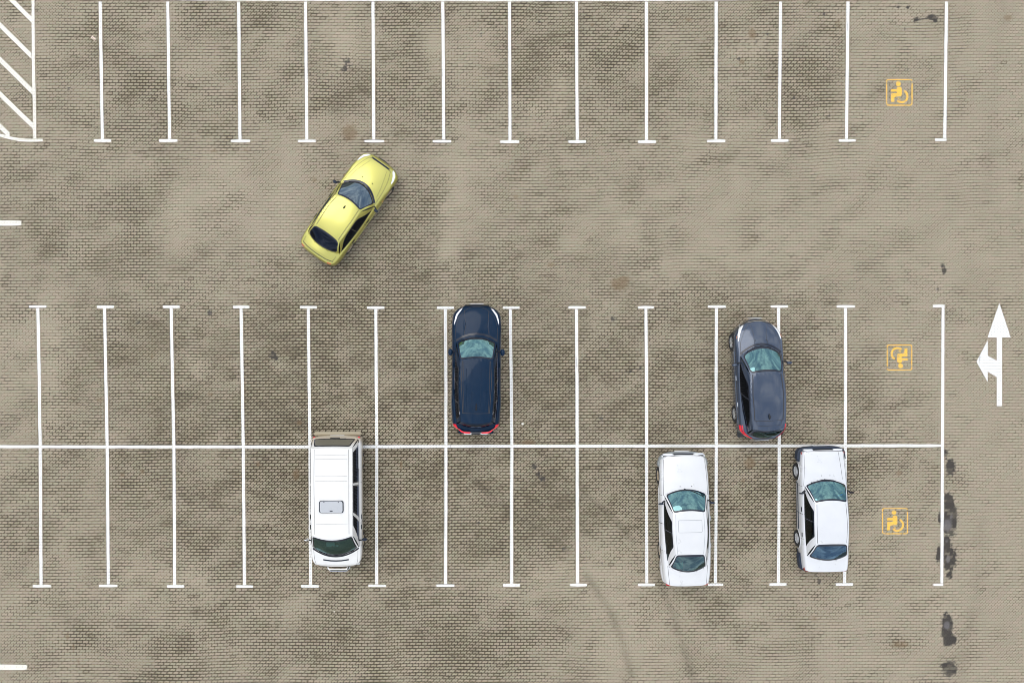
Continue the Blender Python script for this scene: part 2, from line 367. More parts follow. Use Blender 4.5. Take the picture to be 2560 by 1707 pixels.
def build_ground():
    step=.062
    xs=np.concatenate([[-600,-260,-120,-60,-36,-26],np.arange(-21.5,21.5,step),[26,36,60,120,260,600]])
    ys=np.concatenate([[-600,-260,-120,-60,-30,-20],np.arange(-15.,15.,step),[20,30,60,120,260,600]])
    nx,ny=len(xs),len(ys)
    X,Y=np.meshgrid(xs,ys)
    PXx=1280+X*PX; PYy=853.5-Y*PX
    # bilinear joint map
    gx=np.clip(PXx/160-.5,0,14.999); gy=np.clip(PYy/155.2-.5,0,9.999)
    ix=gx.astype(int); iy=gy.astype(int); fx=gx-ix; fy=gy-iy
    fx=fx*fx*(3-2*fx); fy=fy*fy*(3-2*fy)
    jm=(JMAP[iy,ix]*(1-fx)+JMAP[iy,ix+1]*fx)*(1-fy)+(JMAP[iy+1,ix]*(1-fx)+JMAP[iy+1,ix+1]*fx)*fy
    # noise on a coarser lattice, then bilinear
    def field(sx,sy,ang,seed,octv):
        cs=.25
        cx=np.arange(-22.5,22.8,cs); cy=np.arange(-16,16.3,cs)
        A=np.zeros((len(cy),len(cx))); ca,sa=math.cos(ang),math.sin(ang)
        for i,yy in enumerate(cy):
            for j,xx in enumerate(cx):
                u=(xx*ca+yy*sa)/sx; v=(-xx*sa+yy*ca)/sy
                A[i,j]=mnoise.fractal(Vector((u,v,seed)),.7,2.1,octv)
        qx=np.clip((X-cx[0])/cs,0,len(cx)-1.001); qy=np.clip((Y-cy[0])/cs,0,len(cy)-1.001)
        a=qx.astype(int); b=qy.astype(int); s=qx-a; t=qy-b
        return (A[b,a]*(1-s)+A[b,a+1]*s)*(1-t)+(A[b+1,a]*(1-s)+A[b+1,a+1]*s)*t
    n1=field(2.6,1.3,.45,3.1,4); n2=field(.9,.55,.3,9.7,3); n3=field(5,5,0,20.3,3)
    joint=np.clip(jm*1.02-.09+n1*.20+n2*.30,0,1.15)
    def blobs(L, acc='max'):
        F=np.zeros_like(X)
        for (cx,cy,rx,ry,s) in L:
            if L is OIL and rx>8: rx*=.86; ry*=.94
            if rx<=0: continue
            q=((PXx-cx)/rx)**2+((PYy-cy)/ry)**2
            v=s*np.exp(-q*.75)
            F=np.maximum(F,v)+np.minimum(F,v)*.35
        return F
    oil=blobs(OIL)*.95; brown=blobs(BROWN); wet=blobs(WET_SHEEN)  # wet: mask of the sky sheen painted on the wet spots
    tone=1.0+n3*.018+blobs(LIGHT)*1.0
    joint=np.clip(joint-blobs(LIGHT)*4.2,0,1.2)
    # worn smooth wheel tracks of the driving lanes
    for pts,w,s in TYRE:
        D=np.full_like(X,1e9)
        for (x0,y0),(x1,y1) in zip(pts,pts[1:]):
            dx,dy=x1-x0,y1-y0; t=np.clip(((PXx-x0)*dx+(PYy-y0)*dy)/(dx*dx+dy*dy),0,1)
            D=np.minimum(D,np.hypot(PXx-x0-t*dx,PYy-y0-t*dy))
        tone-=s*1.8*np.exp(-(D/w)**2)*(1+n2*.6)
    # the outer rim of the lot has a browner, duller film
    me=bpy.data.meshes.new('ground')
    v=np.stack([X,Y,np.zeros_like(X)],-1).reshape(-1,3)
    idx=np.arange(nx*ny).reshape(ny,nx)
    f=np.stack([idx[:-1,:-1],idx[:-1,1:],idx[1:,1:],idx[1:,:-1]],-1).reshape(-1,4)
    me.vertices.add(len(v)); me.vertices.foreach_set('co',v.ravel())
    me.loops.add(f.size); me.loops.foreach_set('vertex_index',f.ravel())
    me.polygons.add(len(f)); me.polygons.foreach_set('loop_start',np.arange(0,f.size,4)); me.polygons.foreach_set('loop_total',np.full(len(f),4))
    me.update(calc_edges=True)
    for n,a in (('joint',joint),('oil',oil),('tone',tone),('brown',brown),('wet',wet)):
        at=me.attributes.new(n,'FLOAT','POINT'); at.data.foreach_set('value',a.ravel().astype(np.float32))
    me.materials.append(MAT['ground'])
    o=bpy.data.objects.new('ground',me); COL.objects.link(o)
    tag(o,'grey brown interlocking concrete pavers of the car park',kind='structure')
build_ground()

# ------------------------------------------------------------------ painted markings
def strip(mb, pts, w, z, jit=.004, seg=.22, cap=True):
    """a painted band along a polyline given in metres"""
    P=[]
    for (x0,y0),(x1,y1) in zip(pts,pts[1:]):
        n=max(1,int(math.hypot(x1-x0,y1-y0)/seg))
        P += [(x0+(x1-x0)*i/n,y0+(y1-y0)*i/n) for i in range(n)]
    P.append(pts[-1]); rows=[]
    for i,(x,y) in enumerate(P):
        a=P[max(i-1,0)]; b=P[min(i+1,len(P)-1)]
        tx,ty=b[0]-a[0],b[1]-a[1]; l=math.hypot(tx,ty) or 1; nx,ny=-ty/l,tx/l
        ww=w/2
        if cap and i in (0,len(P)-1): ww=w/2*.86
        j1=random.uniform(-jit,jit); j2=random.uniform(-jit,jit)
        rows.append([(x+nx*(ww+j1),y+ny*(ww+j1),z),(x+nx*(-ww+j2),y+ny*(-ww+j2),z)])
    mb.grid(rows)
def pl(pts): return [G(*p) for p in pts]
NTH=['first','second','third','fourth','fifth','sixth','seventh','eighth','ninth','tenth','eleventh','twelfth','thirteenth','fourteenth']
LW=7.4/PX; BW=6.8/PX
TOP=[(250.5,256,235,278,352),(419.4,424,398.5,443.5,352),(596.7,600,577,625.5,353),(763.8,767,745,789,353),(932.4,934.6,911,960,353.4),
     (1107,1109.4,1082,1128,353.6),(1274,1275,1251,1297.7,354.5),(1441,1443,1421,1465,354.5),(1615.8,1616,1595.6,1640,355),(1790.3,1789.6,1768,1813.3,353),
     (1951.2,1948.3,1928,1971,352),(2120,2116,2096.7,2138.8,351.5),(2366,2361.8,2337.7,2366,350)]
for i,(xt,xb,b0,b1,yb) in enumerate(TOP):
    mb=MB(); half=BW/2*PX
    strip(mb,pl([(xt,5),((xt+xb)/2,180),(xb,yb-half-.6)]),LW,.004,cap=False)
    strip(mb,pl([(b0,yb),(b1,yb)]),BW,.004)
    o=mb.build('bay_line',MAT['white'],smooth=False,recalc=False)
    if i==12: lab='last bay line of the top row, its foot turned left, right of a wheelchair sign'
    elif i==11: lab='top row bay line directly left of the topmost yellow wheelchair sign'
    elif i==0: lab='top row bay line next to the hatched corner area'
    else: lab='%s T-footed white bay line of the top row, counted from the hatched corner'%NTH[i]
    tag(o,lab,'bay marking','white bay lines of the top row')
LOW=[(94.7,100.4,102.7,73,116,766.3,82,126.7,1464),(261.4,268,271,242.4,285,767,248,293.5,1463.5),(428,434.8,436.7,408,449,767,417.8,460.7,1464.7),
     (602.6,608,611,582.5,623.4,767.3,591,632,1465),(770.7,774.8,776.5,750,792.7,768,753,796.6,1464.7),(939.7,942,941.8,917.8,961,769,921,965,1463.4),
     (1113.4,1114.8,1114,1092,1135,769.4,1091,1136,1463),(1276,1279.7,1279.3,1257,1298.8,769,1257.7,1299.8,1462),(1441,1442.8,1444,1421,1464,768.5,1425,1467,1461.4),
     (1614.7,1616.6,1617,1595,1635,768.4,1595,1637,1461),(1791,1790.5,1788.5,1769.5,1814.4,766.3,1769.6,1808,1460.5),(1946.6,1948,1946,1926.7,1969.5,766,1923.5,1966,1460),
     (2114,2113.2,2111.5,2091.6,2136.6,766,2089,2132.7,1460),(2357.5,2356,2354.4,2331.7,2361.2,765,2333.5,2358.1,1461)]
lowlab={0:'leftmost bay line of the double row, crossing the long divider line',4:'double row bay line running under the left side of the white van',
 5:'double row bay line just right of the white van',6:'double row bay line just left of the dark blue SUV',7:'double row bay line just right of the dark blue SUV',
 9:'double row bay line just left of the dark blue hatchback, reaching between it and the white sedan',8:'double row bay line one bay left of the white sedan with the sunroof',
 10:'double row bay line running under the grey blue hatchback',11:'double row bay line just left of the white sedan with dark bumpers',12:'double row bay line left of the two lower yellow wheelchair signs',
 13:'rightmost bay line of the double row, beside the black oil stains, both ends turned left'}
lowlab[9]='double row bay line between the white sunroof sedan and the dark hatchback'
lowlab[11]='double row bay line passing between the hatchback and the lower yellow wheelchair signs, under the right white sedan'
lowlab[10]='double row bay line under the right flank of the grey blue hatchback'
lowlab[12]='double row bay line touching the right flank of the white sedan with dark bumpers'
lowlab[11]='double row bay line just right of the grey blue hatchback'
for i,(x0,x1,x2,a0,a1,ya,c0,c1,yc) in enumerate(LOW):
    mb=MB(); half=BW/2*PX
    strip(mb,pl([(x0,ya+half+.6),((x0+x1)/2+random.uniform(-.6,.6),940),(x1,1114),((x1+x2)/2+random.uniform(-.6,.6),1290),(x2,yc-half-.6)]),LW,.004,cap=False)
    strip(mb,pl([(a0,ya),(a1,ya)]),BW,.004); strip(mb,pl([(c0,yc),(c1,yc)]),BW,.004)
    o=mb.build('bay_line',MAT['white'],smooth=False,recalc=False)
    tag(o,lowlab.get(i,'%s white bay line from the left in the double row, T-shaped at both ends'%NTH[i]),'bay marking','white bay lines of the double row')
mb=MB(); strip(mb,pl([(-80,1116),(0,1116),(430,1116.4),(860,1116.4),(1280,1114.6),(1800,1114),(2352,1113.5)]),7.2/PX,.0075)
tag(mb.build('divider_line',MAT['white'],smooth=False,recalc=False),'long horizontal white line dividing the double row of bays','road marking')
mb=MB(); strip(mb,pl([(100,-5.5),(500,-1.8),(900,-.2),(1280,.3),(1700,-1),(2000,-3.8),(2366,-5.5)]),8.2/PX,.0075)
tag(mb.build('head_line',MAT['white'],smooth=False,recalc=False),'horizontal white line along the top edge where the top bays end','road marking')
for (y,x1,lab) in ((558,53.5,'short cream lane dash at the left edge, level with the green car'),(1666.5,67,'short cream lane dash in the bottom left corner')):
    mb=MB(); strip(mb,pl([(-60,y),(x1,y)]),13/PX,.004); tag(mb.build('lane_dash',MAT['cream'],smooth=False,recalc=False),lab,'road marking','lane dashes at the left edge')
# hatched corner
hz=empty('hatched_marking',(*G(60,200),0),0,'cream hatched no-parking corner with slanting stripes at top left','road marking')
def place(o,root):
    o.parent=root; o.location=(-root.location.x,-root.location.y,-root.location.z)
ST=[((79,50),(-30,-58)),((79,141),(-60,4)),((81,229),(-60,90)),((83,316),(-60,178)),((24,339),(-60,260))]
for a,b in ST:
    mb=MB()
    (x0,y0),(x1,y1)=G(*a),G(*b); w=7.6/PX
    # ends cut parallel to the border line
    n=14; rows=[]
    for i in range(n+1):
        t=i/n; x=x0+(x1-x0)*t; y=y0+(y1-y0)*t; j=random.uniform(-.004,.004)
        rows.append([(x,y+w+j,.004),(x,y-w+j,.004)])
    mb.grid(rows); place(mb.build('stripe',MAT['cream'],smooth=False,recalc=False),hz)
mb=MB(); strip(mb,pl([(82.6,-20),(82.8,60),(84,180),(86.5,280),(87.2,346.5)]),LW,.0068,cap=False); place(mb.build('border_line',MAT['cream'],smooth=False,recalc=False),hz)
mb=MB(); strip(mb,pl([(-60,322),(-20,333),(4,339.5),(24,345),(48,349.8),(70,351.2),(107,351)]),BW*1.05,.0088); place(mb.build('kerb_curve',MAT['cream'],smooth=False,recalc=False),hz)
# arrow
def flat(name, polys, mat, z, root=None):
    bm=bmesh.new()
    for P in polys:
        vs=[bm.verts.new((x,y,z)) for x,y in P]; bm.faces.new(vs)
    bmesh.ops.triangulate(bm,faces=bm.faces)
    for f in bm.faces:
        f.normal_update()
        if f.normal.z<0: f.normal_flip()
    me=bpy.data.meshes.new(name); bm.to_mesh(me); bm.free(); me.materials.append(mat)
    o=bpy.data.objects.new(name,me); COL.objects.link(o)
    if root: place(o,root)
    return o
def az(x,y): return G(2160+x/4.6125,720+y/4.6125)
A=[az(*p) for p in [(1560,175),(1690,567),(1590,567),(1590,1360),(1530,1360),(1530,1025),(1425,962),(1425,1080),(1295,848),(1425,605),(1425,778),(1530,838),(1530,567),(1425,567)]]
tag(flat('direction_arrow',[A],MAT['white'],.004),'white painted arrow pointing straight on and left, at the right edge','road arrow')
# wheelchair symbols (drawn in the units of the photographed one, 15.68 units per pixel)
def wheelchair(cx,cy,rot,lab,sc=1.):
    x0,y0=G(cx,cy); r=empty('wheelchair_symbol',(x0,y0,0),rot,lab,'parking sign','yellow wheelchair signs painted on the bays')
    k=sc/15.68/PX
    def T(p): return ((p[0]-757)*k,(815-p[1])*k)
    def circ(c,rad,n=20): return [T((c[0]+rad*math.cos(2*PI*i/n),c[1]+rad*math.sin(2*PI*i/n))) for i in range(n)]
    # frame: rounded square drawn as short stencil dashes
    mb=MB(); R=75; L_,R_,T_,B_=262,1252,308,1312
    def edge(a,b): 
        strip(mb,[T(a),T(b)],42*k,.004,jit=.0025,seg=.08)
    def arc(c,a0,a1,rad=R): 
        strip(mb,[T((c[0]+rad*math.cos(math.radians(a0+(a1-a0)*i/5)),c[1]+rad*math.sin(math.radians(a0+(a1-a0)*i/5)))) for i in range(6)],42*k,.004,jit=.001,seg=.5,cap=False)
    g=12+random.random()*8
    for a,b in (((L_+R,T_),(L_+R+130,T_)),((L_+R+130+g,T_),(R_-R,T_)),((R_,T_+R+70),(R_,B_-R-90)),((R_,B_-R-70),(R_,B_-R)),((R_-R,B_),(R_-R-110,B_)),
                ((R_-R-110-2*g,B_),(L_+R,B_)),((L_,B_-R),(L_,B_-R-60)),((L_,B_-R-60-g,),(L_,T_+R+90)),((L_,T_+R+60),(L_,T_+R))): edge(a,b)
    arc((L_+R,T_+R),180,270); arc((R_-R,T_+R),270,350); arc((R_-R,B_-R),0,90); arc((L_+R,B_-R),90,180)
    o=mb.build('frame',MAT['yellow'],smooth=False,recalc=False); o.parent=r
    def fl(name,polys):
        o=flat(name,polys,MAT['yellow'],.004); o.parent=r; return o
    fl('figure',[circ((715,475),95),
       [T(p) for p in [(665,640),(690,598),(750,585),(815,600),(848,650),(850,900),(835,945),(800,968),(635,975),(560,1000),(562,1180),(438,1180),(438,870),(460,850),(655,850),(665,830),(650,780),(430,780),(430,690),(650,680)]]])
    pts=[(845+230*math.cos(math.radians(a)),965+230*math.sin(math.radians(a))) for a in range(-64,146,10)]
    mb=MB(); strip(mb,[T(p) for p in pts],78*k,.004,jit=.001,seg=.3); o=mb.build('wheel',MAT['yellow'],smooth=False,recalc=False); o.parent=r
    mb=MB(); strip(mb,[T(p) for p in [(705,1020),(750,1075),(800,1095)]],30*k,.004,jit=.001,seg=.3); o=mb.build('hub_mark',MAT['yellow'],smooth=False,recalc=False); o.parent=r
wheelchair(2248.3,231.9,0,'yellow wheelchair sign in the wide bay of the top row')
wheelchair(2248.6,893.2,PI,'upside-down yellow wheelchair sign in the upper wide bay of the double row',.975)
wheelchair(2237.5,1302,0,'yellow wheelchair sign in the lowest wide bay, right of the white sedan with dark bumpers',.985)

# litter
x,y=G(234,96); mb=MB()
rows=[]
for i in range(6):
    rows.append([(-.10+.04*i+.012*math.sin(j*2.),-.05+.025*j+.01*math.cos(i*1.7),.012+.018*((i*j*7+i)%3)) for j in range(5)])
mb.grid(rows)
low=[[(p[0],p[1],.004) for p in r] for r in rows]; 
for r_ in (0,-1): mb.grid([rows[r_],low[r_]])
mb.grid([[r[0] for r in rows],[r[0] for r in low]]); mb.grid([[r[-1] for r in rows],[r[-1] for r in low]])
o=mb.build('paper_scrap',MAT['paper'],smooth=False); o.location=(x,y,0); o.rotation_euler=(0,0,-.75); tag(o,'crumpled pale paper scrap lying beside the second top bay line from the left','litter')
x,y=G(1306.5,1059); mb=MB(); mb.ellip((0,0,.02),(.05,.045,.028),10,6); o=mb.build('pebble',MAT['stone']); o.location=(x,y,0); tag(o,'small white stone in the empty bay right of the dark blue SUV','stone')

# ------------------------------------------------------------------ cars
def sup(d,R,p):
    if d>=R: return 1.
    d=max(d,0.); return (1-(1-d/R)**p)**(1/p)
def chaik(pts, rads):
    """round the corners of a polygon: rads = corner cut distance (one or per corner)"""
    out=[]; n=len(pts)
    if not isinstance(rads,(list,tuple)): rads=[rads]*n
    for i in range(n):
        p=pts[i]; a=pts[i-1]; b=pts[(i+1)%n]; r=rads[i]
        def tow(q):
            dx,dy=q[0]-p[0],q[1]-p[1]; l=math.hypot(dx,dy); t=min(r/l,.49); return (p[0]+dx*t,p[1]+dy*t)
        A,B=tow(a),tow(b)
        for k in range(6):
            t=k/5; out.append(((1-t)**2*A[0]+2*t*(1-t)*p[0]+t*t*B[0],(1-t)**2*A[1]+2*t*(1-t)*p[1]+t*t*B[1]))
    # densify
    res=[]
    for i in range(len(out)):
        a=out[i]; b=out[(i+1)%len(out)]; l=math.hypot(b[0]-a[0],b[1]-a[1]); m=max(1,int(l/.12))
        for k in range(m): res.append((a[0]+(b[0]-a[0])*k/m,a[1]+(b[1]-a[1])*k/m))
    return res
def inside(poly,x,y):
    c=False; n=len(poly); j=n-1
    for i in range(n):
        xi,yi=poly[i]; xj,yj=poly[j]
        if (yi>y)!=(yj>y) and x<(xj-xi)*(y-yi)/(yj-yi)+xi: c=not c
        j=i
    return c

class Car:
    def __init__(s, S, root, mats):
        s.S=S; s.root=root; s.mats=mats; s.L=S['L']; s.sh=S.get('shift',0); s.hL=S['L']/2
    # lower body surface
    def prof(s,y):
        S=s.S; df=s.hL+s.sh-y; dr=y+s.hL-s.sh
        e=sup(df,S['Rf'],S['pf'])*sup(dr,S['Rr'],S['pr'])
        w=max(interp(S['w'],y)*e,.012)
        ez=sup(df,S['Rzf'],S['qf'])*sup(dr,S['Rzr'],S['qr'])
        ze=S['ze_f'] if y>0 else S['ze_r']
        zt=ze+(interp(S['zt'],y)-ze)*ez; zs=ze+(interp(S['zs'],y)-ze)*ez
        eb=sup(df,.12,2)*sup(dr,.12,2)
        zb=ze+(S['zb']-ze)*eb
        for yw in (S['yf'],S['yr']):
            dy=y-yw; Ra=S['Rw']+.055
            if abs(dy)<Ra: zb=max(zb,S['Rw']+math.sqrt(Ra*Ra-dy*dy)*.98)
        zm=max(zs-S.get('roll',.2),zb+.01); zm=min(zm,zs-.005)
        zb=min(zb,zm-.003)
        return w,zt,zs,zm,zb,S.get('ns',.88)
    def Z(s,x,y):
        w,zt,zs,zm,zb,ns=s.prof(y); n=min(abs(x)/w,1.)
        if n<=ns: return zs+(zt-zs)*(1-(n/ns)**2)
        q=(n-ns)/(1-ns); return zm+(zs-zm)*math.sqrt(max(0,1-q*q))
    def side(s,y,z,sgn,off=.0):
        w,zt,zs,zm,zb,ns=s.prof(y)
        if z>zm:
            c=min(1,(z-zm)/(zs-zm)); x=w*(ns+(1-ns)*math.sqrt(1-c*c))
        else:
            q=(zm-z)/max(zm-.2,.05); x=w*(1-.05*q*q)
        return (sgn*(x+off),y,z)
    def lower(s):
        S=s.S; hL=s.hL
        ys=set()
        for k in range(16):
            a=k/15; ys.add(hL+s.sh-S['Rf']*(1-math.cos(a*PI/2))); ys.add(-hL+s.sh+S['Rr']*(1-math.cos(a*PI/2)))
        for k in range(int(s.L/.055)): ys.add(-hL+s.sh+.055*k)
        for yw in (S['yf'],S['yr']):
            Ra=S['Rw']+.055
            for k in range(-8,9): ys.add(yw+Ra*math.sin(k/8*PI/2)*.9999)
        ys=sorted(ys); yy=[ys[0]]
        for y in ys[1:]:
            if y-yy[-1]>.004: yy.append(y)
        rows=[]; NT=9; NR=6; NS=7
        for y in yy:
            w,zt,zs,zm,zb,ns=s.prof(y); half=[]
            for k in range(NT+1):
                n=ns*k/NT; half.append((w*n, zs+(zt-zs)*(1-(n/ns)**2)))
            for k in range(1,NR+1):
                th=PI/2*k/NR; half.append((w*(ns+(1-ns)*math.sin(th)), zm+(zs-zm)*math.cos(th)))
            for k in range(1,NS+1):
                z=zm+(zb-zm)*k/NS; q=(zm-z)/max(zm-.2,.05); half.append((w*(1-.05*q*q), z))
            rows.append([(-x,y,z) for x,z in reversed(half)]+[(x,y,z) for x,z in half[1:]])
        # base loop polygon for the cabin opening
        def base(u,part): return None
        bl=[(x,y) for x,y in s.baseloop(.965)]
        groups={}
        n=len(rows[0]); nh=NT+NR+NS
        for i in range(len(rows)-1):
            yc=(yy[i]+yy[i+1])/2
            for j in range(n-1):
                a,b,c,d=rows[i][j],rows[i][j+1],rows[i+1][j+1],rows[i+1][j]
                xc=(a[0]+b[0]+c[0]+d[0])/4; zc=(a[2]+b[2]+c[2]+d[2])/4
                k=abs(j+.5-nh)     # distance from centre in cells
                top=k<NT
                if top and inside(bl,xc,yc): continue
                key=s.assign(xc,yc,zc,top,k>NT+NR)
                groups.setdefault(key,[]).append((a,b,c,d))
        return groups
    def assign(s,x,y,z,top,low):
        S=s.S
        hb=S['hood']; hx=interp(hb['x'],y)
        if top and S['base']['yfc']-.35<y<hb['y1'] and abs(x)<hx and not inside(s._bl,x,y): return 'hood'
        if S.get('bump_f') and y>S['bump_f'][0] and z<S['bump_f'][1]: return 'front_bumper'
        if S.get('bump_r') and y<S['bump_r'][0] and z<S['bump_r'][1]: return 'rear_bumper'
        if S.get('trunk') and top and y<S['trunk'][0] and y>S['trunk'][1] and abs(x)<interp(S['trunk'][2],y) and not inside(s._bl,x,y): return 'trunk_lid'
        for i,(y0,y1) in enumerate(S['doors']):
            if y0<y<y1 and not top and z>S['zb']+.07: return ('door',i,x>0)
        return 'body'
    # greenhouse --------------------------------------------------
    def baseloop(s,k=1.):
        B=s.S['base']; P=[]
        for i in range(13):
            u=-1+2*i/12; P.append((u*B['xf']*k, (B['yf']-(B['yf']-B['yfc'])*u*u)-(1-k)*.6))
        for i in range(1,12):
            t=i/12; P.append((s.bx(t)*k, B['yfc']+(B['yrc']-B['yfc'])*t))
        for i in range(13):
            u=1-2*i/12; P.append((u*B['xr']*k, (B['yr']-(B['yr']-B['yrc'])*u*u)+(1-k)*.6))
        for i in range(1,12):
            t=1-i/12; P.append((-s.bx(t)*k, B['yfc']+(B['yrc']-B['yfc'])*t))
        return P
    def bx(s,t):
        B=s.S['base']; return B['xf']*(1-t)*(1-2*t)+B['xm']*4*t*(1-t)+B['xr']*t*(2*t-1)
    def rx(s,t):
        R=s.S['roof']; return R['xf']*(1-t)*(1-2*t)+R['xm']*4*t*(1-t)+R['xr']*t*(2*t-1)
    def rz(s,t):
        R=s.S['roof']; return R['zf']*(1-t)*(1-2*t)+R['zm']*4*t*(1-t)+R['zr']*t*(2*t-1)
    def roofP(s,u,t):
        R=s.S['roof']
        y0=R['yf']-(R['yf']-R['yfc'])*u*u; y1=R['yr']-(R['yr']-R['yrc'])*u*u
        y=y0+(y1-y0)*t
        return Vector((u*s.rx(t),y,s.rz(t)+R['crown']*(1-abs(u)**2.6)))
    def front(s,u,v):
        B=s.S['base']; x=u*B['xf']; y=B['yf']-(B['yf']-B['yfc'])*u*u
        b=Vector((x,y,s.Z(x,y)-.012)); t=s.roofP(u,0)
        p=b.lerp(t,v); k=4*v*(1-v)*s.S.get('bulge',.03); return p+Vector((0,k,k))
    def rear(s,u,v):
        B=s.S['base']; x=u*B['xr']; y=B['yr']-(B['yr']-B['yrc'])*u*u
        b=Vector((x,y,s.Z(x,y)-.012)); t=s.roofP(u,1)
        p=b.lerp(t,v); k=4*v*(1-v)*s.S.get('bulge_r',.03); return p+Vector((0,-k,k))
    def sideP(s,sg):
        def f(u,v):
            B=s.S['base']; x=s.bx(u); y=B['yfc']+(B['yrc']-B['yfc'])*u
            b=Vector((sg*x,y,s.Z(x,y)-.012)); t=s.roofP(sg,u)
            k=4*v*(1-v)*s.S.get('bulge_s',.03)
            p=b.lerp(t,v); return p+Vector((sg*k,0,0))
        return f
    def offs(s,F,u,v,o,c=(0,0,.6)):
        e=.01; p=F(u,v); a=F(u+e,v)-F(u-e,v); b=F(u,v+e)-F(u,v-e); n=a.cross(b)
        if n.length<1e-9: return p
        n.normalize(); cc=Vector((0,p.y*.6,.5))
        if n.dot(p-cc)<0: n=-n
        return p+n*o
    def panel(s,mb,F,ur,nu,nv,wins,v0=-.04):
        us=[ur[0]+(ur[1]-ur[0])*i/nu for i in range(nu+1)]; vs=[v0+(1-v0)*j/nv for j in range(nv+1)]
        rows=[[F(u,v) for v in vs] for u in us]
        def keep(i,j):
            u=(us[i]+us[i+1])/2; v=(vs[j]+vs[j+1])/2
            return not any(inside(w,u,v) for w in wins)
        mb.grid(rows,0,keep)
    def window(s,name,F,poly,mat,fu,fv,off=.006):
        """glass pane with black border; returns polygon used to cut the opening"""
        cu=sum(p[0] for p in poly)/len(poly); cv=sum(p[1] for p in poly)/len(poly)
        cu=(max(p[0] for p in poly)+min(p[0] for p in poly))/2; cv=(max(p[1] for p in poly)+min(p[1] for p in poly))/2
        hu=max(abs(p[0]-cu) for p in poly); hv=max(abs(p[1]-cv) for p in poly)
        su=1-fu/hu; sv=1-fv/hv
        def sc(k): # k=1 outer, 0 inner(edge of clear glass)
            a=su+(1-su)*k; b=sv+(1-sv)*k
            return [(cu+(p[0]-cu)*a,cv+(p[1]-cv)*b) for p in poly]
        mb=MB(); inner=sc(0); rings=[]
        for q in (.02,.25,.5,.75,1.):
            rings.append([s.offs(F,cu+(p[0]-cu)*q,cv+(p[1]-cv)*q,off) for p in inner])
        mb.grid(rings,0,closed=True)
        outer=sc(1)
        mb.grid([[s.offs(F,p[0],p[1],off) for p in inner],[s.offs(F,p[0],p[1],off) for p in sc(.5)],[s.offs(F,p[0],p[1],off) for p in outer],[s.offs(F,p[0],p[1],-.008) for p in outer]],1,closed=True)
        mb.build(name,[mat,MAT['frit']],s.root)
        return sc(.5)
    # draped things
    def drape(s,mb,pts,nu=8,nv=8,off=.006,mi=0,f=None):
        """quad patch given by 4 plan corners, laid on the lower body"""
        f=f or s.Z
        rows=[]
        for i in range(nu+1):
            a=i/nu; row=[]
            for j in range(nv+1):
                b=j/nv
                x=(1-a)*(1-b)*pts[0][0]+a*(1-b)*pts[1][0]+a*b*pts[2][0]+(1-a)*b*pts[3][0]
                y=(1-a)*(1-b)*pts[0][1]+a*(1-b)*pts[1][1]+a*b*pts[2][1]+(1-a)*b*pts[3][1]
                row.append((x,y,f(x,y)+off))
            rows.append(row)
        mb.grid(rows,mi)
    def lens(s,name,poly,mat,off=.008,rings=5,border=None,mats=None):
        """curved lens: polygon in plan, draped"""
        cx=sum(p[0] for p in poly)/len(poly); cy=sum(p[1] for p in poly)/len(poly)
        P=[]
        for i in range(len(poly)):
            a=poly[i]; b=poly[(i+1)%len(poly)]; m=max(1,int(math.hypot(b[0]-a[0],b[1]-a[1])/.03))
            for k in range(m): P.append((a[0]+(b[0]-a[0])*k/m,a[1]+(b[1]-a[1])*k/m))
        mb=MB(); R=[]
        for q in range(rings+1):
            t=max(q/rings,.02); R.append([(cx+(x-cx)*t,cy+(y-cy)*t,s.Z(cx+(x-cx)*t,cy+(y-cy)*t)+off) for x,y in P])
        R.append([(x,y,s.Z(x,y)-.02) for x,y in P])
        mb.grid(R,closed=True); return mb.build(name,mat,s.root)
    def seam(s,mb,pts,w=.012,f=None,off=.003,mi=1):
        f=f or s.Z; P=[]
        for (x0,y0),(x1,y1) in zip(pts,pts[1:]):
            m=max(1,int(math.hypot(x1-x0,y1-y0)/.05))
            P+=[(x0+(x1-x0)*k/m,y0+(y1-y0)*k/m) for k in range(m)]
        P.append(pts[-1]); rows=[]
        for i,(x,y) in enumerate(P):
            a=P[max(i-1,0)]; b=P[min(i+1,len(P)-1)]; tx,ty=b[0]-a[0],b[1]-a[1]; l=math.hypot(tx,ty) or 1
            nx,ny=-ty/l*w/2,tx/l*w/2
            rows.append([(x+nx,y+ny,f(x+nx,y+ny)+off),(x-nx,y-ny,f(x-nx,y-ny)+off)])
        mb.grid(rows,mi)
    def roofZ(s,x,y):
        R=s.S['roof']; t=(y-R['yf'])/(R['yr']-R['yf']); t=min(max(t,0),1)
        u=min(max(x/s.rx(t),-1),1); 
        y0=R['yf']-(R['yf']-R['yfc'])*u*u; y1=R['yr']-(R['yr']-R['yrc'])*u*u; t=min(max((y-y0)/(y1-y0),0),1)
        return s.roofP(u,t).z

